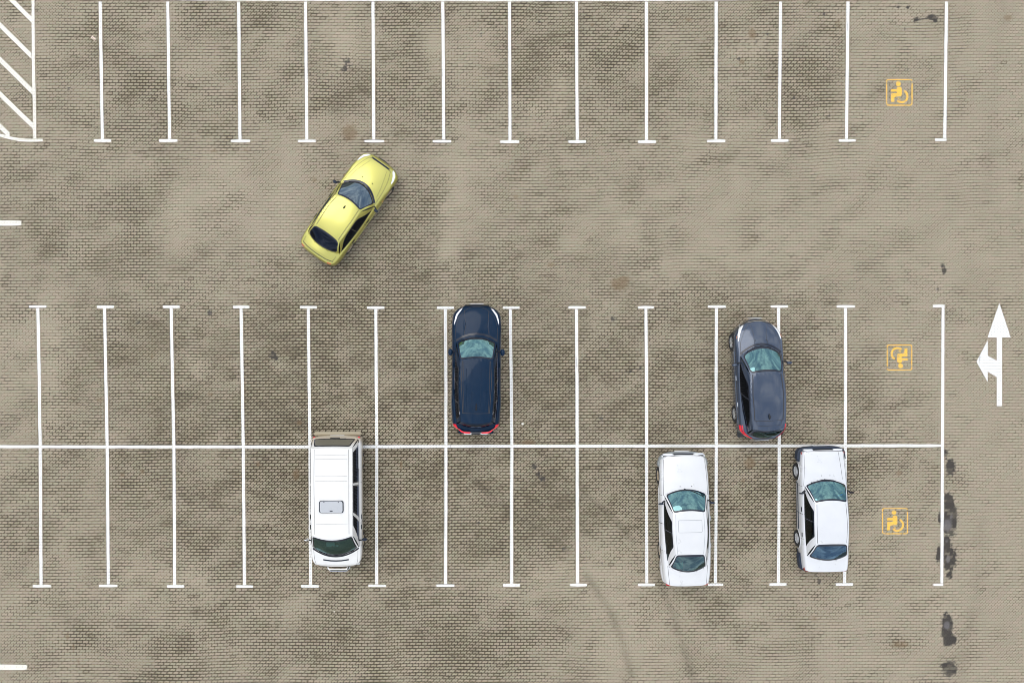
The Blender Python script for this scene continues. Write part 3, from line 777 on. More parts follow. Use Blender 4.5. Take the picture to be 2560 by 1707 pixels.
def wheel(car,x,y,R,W,kind,sg,rot=0):
    """lathe tyre with tread shoulder and a rim child"""
    mb=MB(); prof=[(R*.62,-W*.42),(R*.80,-W*.5),(R*.94,-W*.46),(R,-W*.30),(R,W*.30),(R*.94,W*.46),(R*.80,W*.5),(R*.62,W*.42),(R*.60,0)]
    n=32; rows=[[(sg*p[1],p[0]*math.cos(2*PI*k/n),p[0]*math.sin(2*PI*k/n)) for k in range(n)] for p in prof+[prof[0]]]
    mb.grid(rows,0,closed=True)
    o=mb.build('wheel',MAT['rubber'],car.root); o.location=(sg*x,y,R); o.rotation_euler=(0,0,rot)
    m2=MB(); rm={'alloy':'alloy','cover':'steel','dusty':'dustywheel'}[kind]
    f=W*.40
    # barrel and dish
    dish=[(R*.63,f*.95),(R*.60,f*1.02),(R*.57,f*.9),(R*.55,f*.3 if kind!='cover' else f*.8)]
    rows=[[(sg*p[1],p[0]*math.cos(2*PI*k/n),p[0]*math.sin(2*PI*k/n)) for k in range(n)] for p in dish]
    m2.grid(rows,0,closed=True)
    if kind=='cover':
        dd=[(R*.55,f*.8),(R*.50,f*1.0),(R*.40,f*.92),(R*.33,f*.82),(R*.30,f*.95),(R*.2,f*1.05),(.005,f*1.08)]
        rows=[[(sg*p[1],p[0]*math.cos(2*PI*k/n),p[0]*math.sin(2*PI*k/n)) for k in range(n)] for p in dd]; m2.grid(rows,0,closed=True)
        for k in range(10):
            a=2*PI*k/10; c=R*.445
            m2.tube([(sg*f*.98,c*math.cos(a)-.0,c*math.sin(a)),(sg*f*1.01,c*math.cos(a),c*math.sin(a))],R*.035,8,1)
    else:
        rows=[[(sg*p[1],p[0]*math.cos(2*PI*k/n),p[0]*math.sin(2*PI*k/n)) for k in range(n)] for p in [(R*.55,f*.3),(.01,f*.3)]]; m2.grid(rows,1,closed=True)
        ns=7 if kind=='alloy' else 9
        for k in range(ns):
            a=2*PI*k/ns
            m2.tube([(sg*f*1.0,R*.10*math.cos(a),R*.10*math.sin(a)),(sg*f*.98,R*.35*math.cos(a),R*.35*math.sin(a)),(sg*f*.9,R*.59*math.cos(a),R*.59*math.sin(a))],[R*.085,R*.065,R*.075],6,0,.6)
        m2.tube([(sg*f*.3,0,0),(sg*f*1.06,0,0)],R*.13,12,0)
    r=m2.build('rim',[MAT[rm],MAT['under']],o)

def mirror(car,x,y,z,sg,mat,size=(.10,.06,.075),arm=.10,sweep=-.03):
    mb=MB()
    mb.tube([(sg*(x-.02),y+.02,z-.04),(sg*(x+arm*.5),y+.01,z-.03),(sg*(x+arm),y+sweep*.5,z)],[.028,.022,.03],8,1)
    mb.ellip((sg*(x+arm+size[0]*.55),y+sweep,z+.02),(size[0],size[1],size[2]),14,10,0)
    mb.build('side_mirror',[mat,MAT['trim']],car.root)

def interior(car,tan=False):
    S=car.S; B=S['base']; root=car.root
    mb=MB(); W=B['xm']*2-.06
    mb.box((0,(B['yf']+B['yr'])/2-.05,.30),(W,B['yf']-B['yr']-.1,.06),0,.02)
    for sg in (-1,1): mb.box((sg*(W/2-.02),(B['yf']+B['yr'])/2-.05,.56),(.05,B['yf']-B['yr']-.25,.46),0,.02)
    mb.build('cabin_floor',MAT['interior'],root)
    mb=MB(); zc=car.Z(0,B['yf'])
    # dashboard: sloping shelf under the windscreen
    rows=[]
    for j in range(9):
        u=-1+2*j/8; x=u*(B['xf']-.05); yb=B['yf']-(B['yf']-B['yfc'])*u*u
        rows.append([(x,yb-.03,zc-.05),(x,yb-.30,zc-.035),(x,yb-.52,zc-.03+.02*math.cos(u*3)),(x,yb-.60,zc-.10),(x,yb-.58,zc-.35),(x,yb-.3,zc-.4)])
    mb.grid(rows); mb.tube([(-.36,B['yfc']-.42,zc-.01),(-.36,B['yfc']-.62,zc+.0)],.13,12,0,.45)
    mb.build('dashboard',MAT['dash'],root)
    mb=MB(); c=Vector((-.36,B['yfc']-.62,zc-.02)); n=20; pts=[]
    a1=Vector((1,0,0)); a2=Vector((0,-.45,.89))
    pts=[c+a1*.18*math.cos(2*PI*k/n)+a2*.18*math.sin(2*PI*k/n) for k in range(n+1)]
    mb.tube(pts,.014,6); mb.tube([c-a1*.17,c+a1*.17],.02,6); mb.tube([c,c-a2*.17],.02,6)
    mb.build('steering_wheel',MAT['trim'],root)
    sm=MAT['tan'] if tan else MAT['seat']
    yS=S.get('seat_y',B['yfc']-1.15)
    for x in (-.36,.36):
        mb=MB(); mb.box((x,yS+.02,.52),(.48,.50,.18),0,.06); mb.box((x,yS-.27,.80),(.46,.16,.60),0,.06); mb.box((x,yS-.30,1.14),(.24,.10,.16),0,.04)
        mb.build('front_seat',sm,root)
    for yy in S.get('rear_seats',[yS-.95]):
        mb=MB(); mb.box((0,yy+.05,.52),(1.18,.48,.18),0,.06); mb.box((0,yy-.24,.80),(1.18,.18,.54),0,.06)
        for x in (-.34,.34): mb.box((x,yy-.25,1.1),(.24,.09,.12),0,.04)
        mb.build('rear_seat',sm,root)
    # parcel shelf
    if S.get('shelf'):
        z=car.Z(0,B['yr'])-.03; y0=B['yr']+.03; y1=yS-1.25
        y0+=.16; z=car.Z(B['xr']*.7,B['yrc'])-.06; mb=MB(); mb.box((0,(y0+y1)/2,z),(B['xr']*2-.34,abs(y1-y0),.03),0,.01); mb.build('parcel_shelf',MAT['dash'],root)

def wiper(car,pts,F,h=.012):
    mb=MB(); P=[car.offs(F,u,v,.018) for u,v in pts]; mb.tube(P,.011,6); 
    q=[car.offs(F,u,v,.010) for u,v in pts[1:]]
    mb.build('wiper',MAT['trim'],car.root)

def make_car(S,loc,rot,label,cat,group=None):
    root=empty(S['name'],(loc[0],loc[1],0),rot,label,cat,group)
    paint=S['paint']; car=Car(S,root,None)
    car._bl=car.baseloop(1.0)
    groups=car.lower()
    seams=MB()
    for key,faces in groups.items():
        mb=MB(); vi={}
        for q in faces:
            ids=[]
            for p in q:
                kk=(round(p[0],4),round(p[1],4),round(p[2],4))
                if kk not in vi: vi[kk]=len(mb.v); mb.v.append(p)
                ids.append(vi[kk])
            ids2=[]; [ids2.append(i) for i in ids if i not in ids2]
            if len(ids2)>=3: mb.f.append(tuple(ids2)); mb.m.append(2 if key=='body' and sum(p[2] for p in q)/4<S['zb']+S.get('sill_and_shade_h',.12) else 0)
        name=key[0] if isinstance(key,tuple) else key
        if name=='door' and 'sill_and_shade_h' in S:
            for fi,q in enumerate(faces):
                if fi<len(mb.m) and sum(p[2] for p in q)/4<S['zb']+S['sill_and_shade_h']: mb.m[fi]=2
        mat=S.get('matmap',{}).get(name,paint); mats=[mat,MAT['gap'],S.get('matmap',{}).get('sill',mat)]  # on the SUV the sill material also paints in the flank shade
        if name=='body':
            for sm in S.get('seams',[]):
                for sg in ((1,-1) if sm[2] else (1,)):
                    m2=MB(); car.seam(m2,[(sg*x,y) for x,y in sm[0]],sm[1],mi=0); m2.build('crease_line',MAT['gap'],root)
        if name=='door' and key[1]==0 or name=='door' and key[1]==1:
            pass
        mb.build(name,mats,root)
    # hood outline seam
    hb=S['hood']; mb=MB()
    ys=[hb['y1']-(hb['y1']-S['base']['yfc'])*k/14 for k in range(15)]
    for sg in (-1,1): car.seam(mb,[(sg*interp(hb['x'],y),y) for y in ys],.010,mi=0)
    x1=interp(hb['x'],hb['y1']); car.seam(mb,[(-x1+2*x1*k/10,hb['y1']+hb.get('bow',0)*(1-(2*k/10-1)**2)) for k in range(11)],.012,mi=0)
    mb.build('bonnet_gap',MAT['gap'],root)
    # door seams on the flanks
    mb=MB()
    for (y0,y1) in S['doors']:
        for y in (y0,y1):
            for sg in (-1,1):
                mb=MB(); w,zt,zs,zm,zb,ns=car.prof(y); zz=[zs-.01-(zs-.01-S['zb']-.08)*k/12 for k in range(13)]
                mb.grid([[Vector(car.side(y-.005,z,sg,.003)),Vector(car.side(y+.005,z,sg,.003))] for z in zz],0)
                mb.build('door_gap',MAT['gap'],root)
    # underbody
    mb=MB(); mb.box((0,0,.27),(S['W']-.46,S['L']-1.0,.14),0,.04)
    for yw in (S['yf'],S['yr']): mb.tube([(-S['W']/2+.25,yw,S['Rw']),(S['W']/2-.25,yw,S['Rw'])],.06,8)
    for yw in (S['yf'],S['yr']):   # inner arches
        for sg in (-1,1):
            R=S['Rw']+.06; n=14
            rows=[[(sg*(S['W']/2-.32),yw+R*math.cos(PI*k/n),S['Rw']+R*math.sin(PI*k/n)*.97),(sg*(S['W']/2-.045),yw+R*math.cos(PI*k/n),S['Rw']+R*math.sin(PI*k/n)*.97)] for k in range(n+1)]
            mb.grid(rows)
    mb.build('underbody',MAT['under'],root)
    # windows
    fw=chaik([(-S['ws'][0],S['ws'][2]),(S['ws'][0],S['ws'][2]),(S['ws'][1],S['ws'][3]),(-S['ws'][1],S['ws'][3])],S.get('ws_r',.12))
    cf=car.window('windshield',car.front,fw,S['glass'],.045,S.get('frit_v',.07))
    rwp=chaik([(-S['rw'][0],S['rw'][2]),(S['rw'][0],S['rw'][2]),(S['rw'][1],S['rw'][3]),(-S['rw'][1],S['rw'][3])],S.get('rw_r',.14))
    cr=car.window('rear_window',car.rear,rwp,S['glass_r'],.05,.09)
    cuts={1:[],-1:[]}
    for sg in (1,-1):
        F=car.sideP(sg)
        for wp,rad in S['side_windows']:
            cuts[sg].append(car.window('side_window',F,chaik(wp,rad),S['glass_s'],.012,.07))
    mb=MB()
    car.panel(mb,car.front,(-1,1),56,26,[cf]); car.panel(mb,car.rear,(-1,1),50,24,[cr])
    for sg in (1,-1): car.panel(mb,car.sideP(sg),(0,1),90,18,cuts[sg])
    nu=24
    mb.grid([[car.roofP(-1+2*j/nu,t/20) for j in range(nu+1)] for t in range(21)],0)
    for sm in S.get('roof_seams',[]):
        for sg in ((1,-1) if sm[2] else (1,)): car.seam(mb,[(sg*x,y) for x,y in sm[0]],sm[1],f=car.roofZ,off=.004,mi=1)
    # merge seams of the panels so that shading runs on
    o=mb.build('roof',[S.get('roofpaint',paint),S.get('roofgap',MAT['gap'])],root)
    bm=bmesh.new(); bm.from_mesh(o.data); bmesh.ops.remove_doubles(bm,verts=bm.verts,dist=.0015); bmesh.ops.recalc_face_normals(bm,faces=bm.faces); bm.to_mesh(o.data); bm.free()
    # wheels
    for yw in (S['yf'],S['yr']):
        for sg in (-1,1): wheel(car,S['W']/2-S.get('track',.12),yw,S['Rw'],S.get('tyre',.19),S['wheelkind'],sg,S.get('steer',0) if yw>0 else 0)
    interior(car,S.get('tan',False))
    # door handles
    for (y,z) in S['handles']:
        for sg in (-1,1):
            mb=MB(); p=car.side(y,z,sg,.012); mb.box(p,(.028,.17,.035),0,.01); mb.build('door_handle',S['handlemat'],root)
    # rub strips
    if S.get('rub'):
        z,y0,y1,mt=S['rub']
        for sg in (-1,1):
            mb=MB(); rows=[]
            for k in range(41):
                y=y0+(y1-y0)*k/40; a=Vector(car.side(y,z+.035,sg,.001)); b=Vector(car.side(y,z+.03,sg,.014)); c=Vector(car.side(y,z-.03,sg,.014)); d=Vector(car.side(y,z-.035,sg,.001))
                rows.append([a,b,c,d])
            mb.grid(rows); mb.build('rub_strip',mt,root)
    return car

def plate(car,y,z,sgn):
    mb=MB(); mb.box((0,y,z),(.52,.014,.11),0,.004); mb.build('number_plate',MAT['plate'],car.root)

GLASS_TEAL=glass_material('windscreen_glass',(.30,.50,.50),.26,rc=(.44,.80,.83))
GLASS_BLUER=glass_material('blue_rear_glass',(.10,.20,.32),.13,rc=(.40,.68,1.))
GLASS_BLUE=glass_material('blue_windscreen_glass',(.30,.42,.46),.20,rc=(.6,.75,.88))
GLASS_DARK=glass_material('tinted_glass',(.08,.09,.11),.02,rc=(.5,.6,.9))
GLASS_SIDE=glass_material('side_glass',(.17,.26,.25),.03)
GLASS_GREEN=glass_material('green_glass',(.16,.30,.29),.11,rc=(.55,.85,.95))

# ---- dark blue SUV
navy=car_paint('navy_paint',(.004,.018,.044),.05,.30,coat=.20,spec=.08,dirt=(.03,.03,.03))
S=dict(name='suv',paint=navy,L=4.66,W=1.80,w=[(-2.33,.80),(-1.9,.875),(-1.2,.90),(0,.895),(1.3,.90),(1.9,.88),(2.33,.80)],
 zt=[(-2.33,.95),(-2.0,1.04),(-1.5,1.08),(0,1.10),(.9,1.13),(1.25,1.12),(1.8,1.05),(2.1,.97),(2.33,.80)],zs=[(-2.33,.90),(-1.5,1.0),(0,.99),(1.2,1.01),(1.8,.96),(2.33,.74)],
 Rf=.50,pf=2.3,Rr=.34,pr=2.6,Rzf=.20,qf=2.2,Rzr=.10,qr=2.4,ze_f=.50,ze_r=.62,zb=.28,sill_and_shade_h=.47,yf=1.42,yr=-1.25,Rw=.345,ns=.82,roll=.40,
 hood=dict(y1=2.13,bow=.10,x=[(.9,.74),(1.3,.76),(1.8,.66),(2.13,.36)]),
 base=dict(yf=1.12,yfc=.93,xf=.74,xm=.80,xr=.71,yrc=-1.98,yr=-2.16),
 roof=dict(yf=.36,yfc=.30,xf=.59,xm=.61,xr=.535,yrc=-1.86,yr=-1.93,zf=1.60,zm=1.65,zr=1.58,crown=.045),
 ws=(.93,.95,.06,.97),rw=(.80,.72,.16,.80),glass=GLASS_TEAL,glass_r=GLASS_DARK,glass_s=GLASS_DARK,
 side_windows=[([(.08,.0),(.42,.0),(.42,.91),(.18,.91)],.02),([(.425,.0),(.70,.0),(.70,.91),(.425,.91)],.02),([(.705,.0),(.96,.06),(.93,.88),(.705,.91)],.03)],
 doors=[(-.02,.98),(-1.0,-.03)],handles=[(.12,.90),(-.86,.93)],handlemat=navy,wheelkind='alloy',matmap=dict(sill=MAT['trim']),  # black sill cladding, carried up the flanks to paint in their shade
 bump_f=(1.95,.50),bump_r=(-2.0,.67),seat_y=-.15,shelf=True,frit_v=.06,
 seams=[([(.44,2.1),(.40,1.5),(.46,1.15)],.012,True)],
 roof_seams=[([(.50,.28),(.535,-.5),(.47,-1.55)],.022,True),([(.445,.26),(.47,-.5),(.43,-1.55)],.012,True),([(-.50,-1.56),(0,-1.57),(.50,-1.56)],.018,False)])
suv=make_car(S,(-1.335,-.97),math.radians(-.4),'dark navy blue SUV with grooved roof and glossy windscreen parked nose up','SUV')
for sg in (-1,1):
    suv.lens('headlight',[(sg*a,b) for a,b in [(.50,2.19),(.61,2.12),(.745,1.95),(.80,1.74),(.81,1.56),(.785,1.62),(.765,1.80),(.70,1.95),(.58,2.09)]],MAT['lamp'],.010)
    mirror(suv,.80,.60,1.08,sg,navy,(.085,.13,.075),.09,-.02)
    mb=MB(); mb.tube([(sg*.615,.10,1.665),(sg*.645,-.2,1.685),(sg*.65,-.8,1.69),(sg*.615,-1.35,1.67),(sg*.59,-1.50,1.64)],.013,8); mb.build('roof_rail',MAT['trim'],suv.root)
    mb=MB()
    rows=[]
    for k in range(9):
        t=k/8; y=-2.02-.25*t; rows.append([Vector(suv.side(y,.96,sg,.010)),Vector(suv.side(y,.90,sg,.016)),Vector(suv.side(y,.82,sg,.018)),Vector(suv.side(y,.72,sg,.012))])
    mb.grid(rows)
    rows=[[ (sg*(.60-.40*t), -2.345-.012*t+.10*(1-t)**4, z) for z in (.98,.90,.83)] for t in [q/8 for q in range(9)]]
    mb.grid(rows); mb.grid([[(a[0][0],a[0][1],a[0][2]),(a[0][0],a[0][1]+.06,a[0][2]+.01)] for a in rows])
    mb.build('tail_light',MAT['red'],suv.root)
    # chrome line over the side windows
    mb=MB(); F=suv.sideP(sg); mb.tube([suv.offs(F,.16+.72*k/20,.93,.010) for k in range(21)],.008,6); mb.build('window_trim',MAT['chrome'],suv.root)
    # raised hood flutes
    mb=MB(); mb.tube([(sg*.47,2.02,suv.Z(.47,2.02)-.004),(sg*.43,1.6,suv.Z(.43,1.6)),(sg*.47,1.2,suv.Z(.47,1.2)-.004)],[.012,.045,.02],8,0,.45); mb.build('bonnet_flute',navy,suv.root)
for x in (-.36,-.16,.16,.36):
    mb=MB(); mb.tube([(x*.97,-.55,suv.roofZ(x,-.55)+.0),(x,-1.0,suv.roofZ(x,-1.)+.003),(x*.9,-1.48,suv.roofZ(x*.9,-1.48))],.012,6,0,.55); mb.build('roof_rib',navy,suv.root)
    mb=MB(); mb.tube([(x,.02,suv.roofZ(x,.02)),(x,-.2,suv.roofZ(x,-.2)+.003),(x,-.38,suv.roofZ(x,-.38))],.012,6,0,.55); mb.build('roof_rib',navy,suv.root)
mb=MB(); mb.tube([(0,-1.22,1.69),(0,-1.36,1.72),(0,-1.45,1.70)],[.012,.026,.02],8); mb.build('antenna',MAT['trim'],suv.root)
mb=MB(); mb.box((0,-2.33,.64),(1.3,.10,.20),0,.04); mb.box((0,-2.385,.755),(.86,.06,.03),1,.01); mb.build('rear_step',[navy,MAT['plate']],suv.root)
mb=MB(); mb.box((0,-2.36,.98),(.34,.05,.05),0,.02); mb.build('tailgate_handle',MAT['trim'],suv.root)
# cowl below the windscreen
mb=MB()
suv.seam(mb,[(-.74,1.0),(-.5,1.14),(-.25,1.22),(0,1.245),(.25,1.22),(.5,1.14),(.74,1.0)],.07,off=.007,mi=0); mb.build('cowl',MAT['frit'],suv.root)
wiper(suv,[(-.75,.02),(-.3,.035),(.05,.05)],suv.front); wiper(suv,[(-.02,.02),(.4,.05),(.74,.09)],suv.front)
plate(suv,2.345,.48,1)
mb=MB(); mb.box((0,2.27,.74),(.9,.06,.10),0,.02); mb.build('grille',MAT['trim'],suv.root)

# ---- yellow green car
green=car_paint('lime_paint',(.50,.475,.125),.80,.36,dirtamt=.01,dirt=(.25,.24,.08))
S=dict(name='hatchback',paint=green,L=4.32,shift=-.05,W=1.68,w=[(-2.11,.76),(-1.7,.82),(-1.0,.838),(0,.84),(1.0,.84),(1.6,.825),(2.11,.78)],
 zt=[(-2.11,.88),(-1.95,.95),(-1.5,.99),(0,1.0),(.8,.96),(1.2,.91),(1.7,.80),(2.0,.70),(2.11,.62)],zs=[(-2.11,.80),(-1.5,.88),(0,.88),(1.0,.83),(1.7,.70),(2.11,.58)],
 Rf=.34,pf=2.6,Rr=.28,pr=2.8,Rzf=.14,qf=2.2,Rzr=.12,qr=2.2,ze_f=.45,ze_r=.52,zb=.22,yf=1.28,yr=-1.22,Rw=.295,ns=.86,roll=.22,
 hood=dict(y1=1.90,bow=.08,x=[(.5,.72),(1.0,.70),(1.5,.62),(1.90,.47)]),trunk=(-1.68,-2.06,[(-2.02,.52),(-1.7,.62)]),
 base=dict(yf=.96,yfc=.53,xf=.735,xm=.77,xr=.70,yrc=-1.61,yr=-1.80),
 roof=dict(yf=.13,yfc=.04,xf=.54,xm=.585,xr=.55,yrc=-1.27,yr=-1.21,zf=1.35,zm=1.41,zr=1.32,crown=.035),
 ws=(.93,.90,.05,.96),ws_r=.12,rw=(.90,.94,.10,.97),rw_r=.22,glass=GLASS_BLUE,glass_r=GLASS_DARK,glass_s=GLASS_DARK,
 side_windows=[([(.07,.02),(.52,.0),(.52,.93),(.22,.93)],[.04,.01,.01,.18]),([(.523,.0),(.96,.02),(.90,.66),(.74,.90),(.523,.93)],[.01,.05,.14,.12,.01])],
 doors=[(-.20,.78),(-1.1,-.21)],handles=[(-.05,.74),(-.95,.76)],handlemat=MAT['trim'],wheelkind='dusty',rub=(.52,-.95,.85,green),
 bump_f=(1.86,.60),bump_r=(-1.88,.72),seat_y=-.28,shelf=True,steer=-.12,frit_v=.06,
 seams=[],roof_seams=[([(.46,.07),(.495,-.4),(.475,-1.22)],.016,True)])
gc=make_car(S,(-5.945,4.885),math.radians(-35.2),'metallic yellow green hatchback driving diagonally across the lane','car')
for sg in (-1,1):
    gc.lens('headlight',[(sg*a,b) for a,b in [(.50,2.02),(.60,1.98),(.70,1.87),(.76,1.70),(.765,1.56),(.735,1.56),(.70,1.68),(.63,1.82),(.53,1.94)]],MAT['lamp'],.012)
    mirror(gc,.76,.50,.95,sg,MAT['bluetrim'],(.085,.055,.06),.10,-.07)
    mb=MB(); rows=[]
    for k in range(11):
        t=k/10; x=.50+.14*t; y=-2.115+.04*t**2; rows.append([(sg*x,y+.01,gc.Z(x,y+.01)+.004),(sg*x,y-.015,.80),(sg*x,y-.02,.74),(sg*x,y-.02,.66)])
    mb.grid(rows); mb.build('tail_light',MAT['red'],gc.root)
    mb=MB(); p=gc.side(.86,.62,sg,.008); mb.box(p,(.02,.07,.035),0,.008); mb.build('indicator',MAT['orange'],gc.root)
mb=MB(); gc.drape(mb,[(-.40,1.985),(.40,1.985),(.36,1.925),(-.36,1.925)],14,3,.010); mb.build('grille',MAT['frit'],gc.root)
mb=MB(); rows=[]
for k in range(21):
    u=-1+k/10; rows.append([(u*.34,2.12-.06*u*u,.50),(u*.34,2.15-.07*u*u,.44),(u*.34,2.13-.06*u*u,.36)])
mb.grid(rows); mb.build('lower_grille',MAT['bluetrim'],gc.root)
mb=MB(); mb.tube([(0,-.08,1.44),(0,-.14,1.475),(0,-.20,1.46)],[.012,.025,.012],8); mb.build('antenna',MAT['trim'],gc.root)
for x in (-.22,.22):
    mb=MB(); mb.ellip((x,1.16,gc.Z(x,1.16)+.006),(.018,.022,.012),8,6); mb.build('washer_nozzle',MAT['trim'],gc.root)
mb=MB(); gc.seam(mb,[(u*.68,1.045-.37*u*u-.06) for u in [-1+k/8 for k in range(17)]],.08,off=.006,mi=0); mb.build('cowl',MAT['frit'],gc.root)
for sg in (-1,1):
    mb=MB(); gc.seam(mb,[(sg*.62,.85),(sg*.56,1.2),(sg*.44,1.6),(sg*.36,1.82)],.008,off=.004,mi=0); mb.build('bonnet_crease',MAT['gap'],gc.root)
mb=MB(); gc.seam(mb,[(-.66,-1.98),(-.4,-2.05),(0,-2.07),(.4,-2.05),(.66,-1.98)],.022,off=.004,mi=0); gc.seam(mb,[(.64,-1.98),(.66,-1.76)],.01,off=.004,mi=0); gc.seam(mb,[(-.64,-1.98),(-.66,-1.76)],.01,off=.004,mi=0); mb.build('tailgate_gap',MAT['gap'],gc.root)
wiper(gc,[(-.7,.05),(-.3,.04),(.05,.06)],gc.front); wiper(gc,[(-.05,.04),(.35,.05),(.72,.08)],gc.front)
plate(gc,-2.195,.50,-1)

# ---- grey blue hatchback
slate=car_paint('slate_blue_paint',(.040,.058,.095),.35,.20,dirt=(.02,.02,.02),coat=.9,spec=.3)
S=dict(name='hatchback',paint=slate,L=4.44,W=1.78,w=[(-2.22,.76),(-1.8,.85),(-1.0,.885),(0,.89),(1.2,.885),(1.8,.83),(2.22,.66)],
 zt=[(-2.22,.92),(-2.0,1.0),(-1.5,1.05),(0,1.08),(.9,1.07),(1.3,1.02),(1.8,.88),(2.1,.76),(2.22,.66)],zs=[(-2.22,.90),(-1.5,.97),(0,.95),(1.0,.93),(1.8,.78),(2.22,.60)],
 Rf=.70,pf=2.0,Rr=.50,pr=2.1,Rzf=.16,qf=2.2,Rzr=.12,qr=2.4,ze_f=.46,ze_r=.58,zb=.24,yf=1.38,yr=-1.26,Rw=.325,ns=.86,roll=.30,
 hood=dict(y1=2.02,bow=.10,x=[(.8,.74),(1.25,.72),(1.7,.56),(2.02,.34)]),
 base=dict(yf=1.24,yfc=.90,xf=.745,xm=.79,xr=.62,yrc=-1.93,yr=-2.13),
 roof=dict(yf=.27,yfc=.22,xf=.575,xm=.625,xr=.555,yrc=-1.72,yr=-1.78,zf=1.44,zm=1.50,zr=1.42,crown=.04),
 ws=(.93,.95,.07,.965),ws_r=.16,rw=(.90,.88,.10,.92),rw_r=.35,glass=GLASS_TEAL,glass_r=GLASS_GREEN,glass_s=GLASS_DARK,
 side_windows=[([(.07,.02),(.47,.0),(.47,.92),(.22,.92)],[.05,.01,.01,.14]),([(.473,.0),(.90,.08),(.94,.48),(.80,.88),(.473,.92)],[.01,.06,.06,.12,.01])],
 doors=[(-.06,.92),(-1.02,-.07)],handles=[(.08,.80),(-.88,.84)],handlemat=MAT['chrome'],wheelkind='alloy',rub=(.70,-1.6,1.05,slate),
 bump_f=(1.9,.5),bump_r=(-1.95,.55),seat_y=-.12,shelf=True,
 seams=[([(.30,2.02),(.22,1.6),(.25,1.25)],.012,True)],
 roof_seams=[([(.50,.22),(.545,-.5),(.50,-1.42)],.030,True),([(-.50,-1.43),(0,-1.44),(.50,-1.43)],.014,False),([(-.44,-1.45),(-.43,-1.58),(-.38,-1.61),(0,-1.615),(.38,-1.61),(.43,-1.58),(.44,-1.45)],.010,False)])
bc=make_car(S,(8.985,-1.375),math.radians(2.4),'glossy grey blue hatchback with red tail lights straddling a bay line','car')
for sg in (-1,1):
    bc.lens('headlight',[(sg*a,b) for a,b in [(.47,2.06),(.58,1.99),(.69,1.85),(.765,1.66),(.785,1.40),(.755,1.46),(.70,1.66),(.61,1.84),(.52,1.97)]],MAT['lamp'],.012)
    mb=MB(); mb.box((sg*.80,1.56,bc.Z(.80,1.56)+.004),(.02,.10,.02),0,.006,rz=sg*.15); mb.build('indicator',MAT['orange'],bc.root)
    mirror(bc,.82,.62,1.02,sg,slate,(.11,.06,.07),.10,-.05)
    mb=MB(); rows=[]
    for k in range(13):
        t=k/12; y=-1.62-.50*t; zz=(1.06-.08*t,.98-.06*t,.88-.04*t,.78+.02*t); wq=bc.prof(y)[0]
        rows.append([Vector((sg*wq*(.93-.10*t),y,bc.Z(wq*(.93-.10*t),y)+.014))]+[Vector(bc.side(y,min(z,bc.prof(y)[2]-.002),sg,.012 if 0<i<3 else .004)) for i,z in enumerate(zz)])
    mb.grid(rows); mb.build('tail_light',MAT['red'],bc.root)
mb=MB(); mb.tube([(0,-1.20,1.53),(0,-1.26,1.56),(0,-1.33,1.57),(0,-1.37,1.53)],[.02,.032,.03,.015],8); mb.build('antenna',MAT['trim'],bc.root)
mb=MB(); bc.seam(mb,[(u*.74,1.285-.33*u*u) for u in [-1+k/8 for k in range(17)]],.07,off=.006,mi=0); mb.build('cowl',MAT['frit'],bc.root)
for x in (-.20,.20):
    mb=MB(); mb.ellip((x,1.42,bc.Z(x,1.42)+.006),(.018,.022,.012),8,6); mb.build('washer_nozzle',MAT['trim'],bc.root)
wiper(bc,[(-.72,.07),(-.3,.04),(.05,.05)],bc.front); wiper(bc,[(-.05,.03),(.35,.05),(.74,.09)],bc.front)
mb=MB()
for k in range(21):
    pass
bc.seam(mb,[(u*.52,2.13-.10*u*u) for u in [-1+k/8 for k in range(17)]],.025,off=.006,mi=0); mb.build('grille',MAT['chrome'],bc.root)
plate(bc,2.235,.44,1); plate(bc,-2.235,.60,-1)

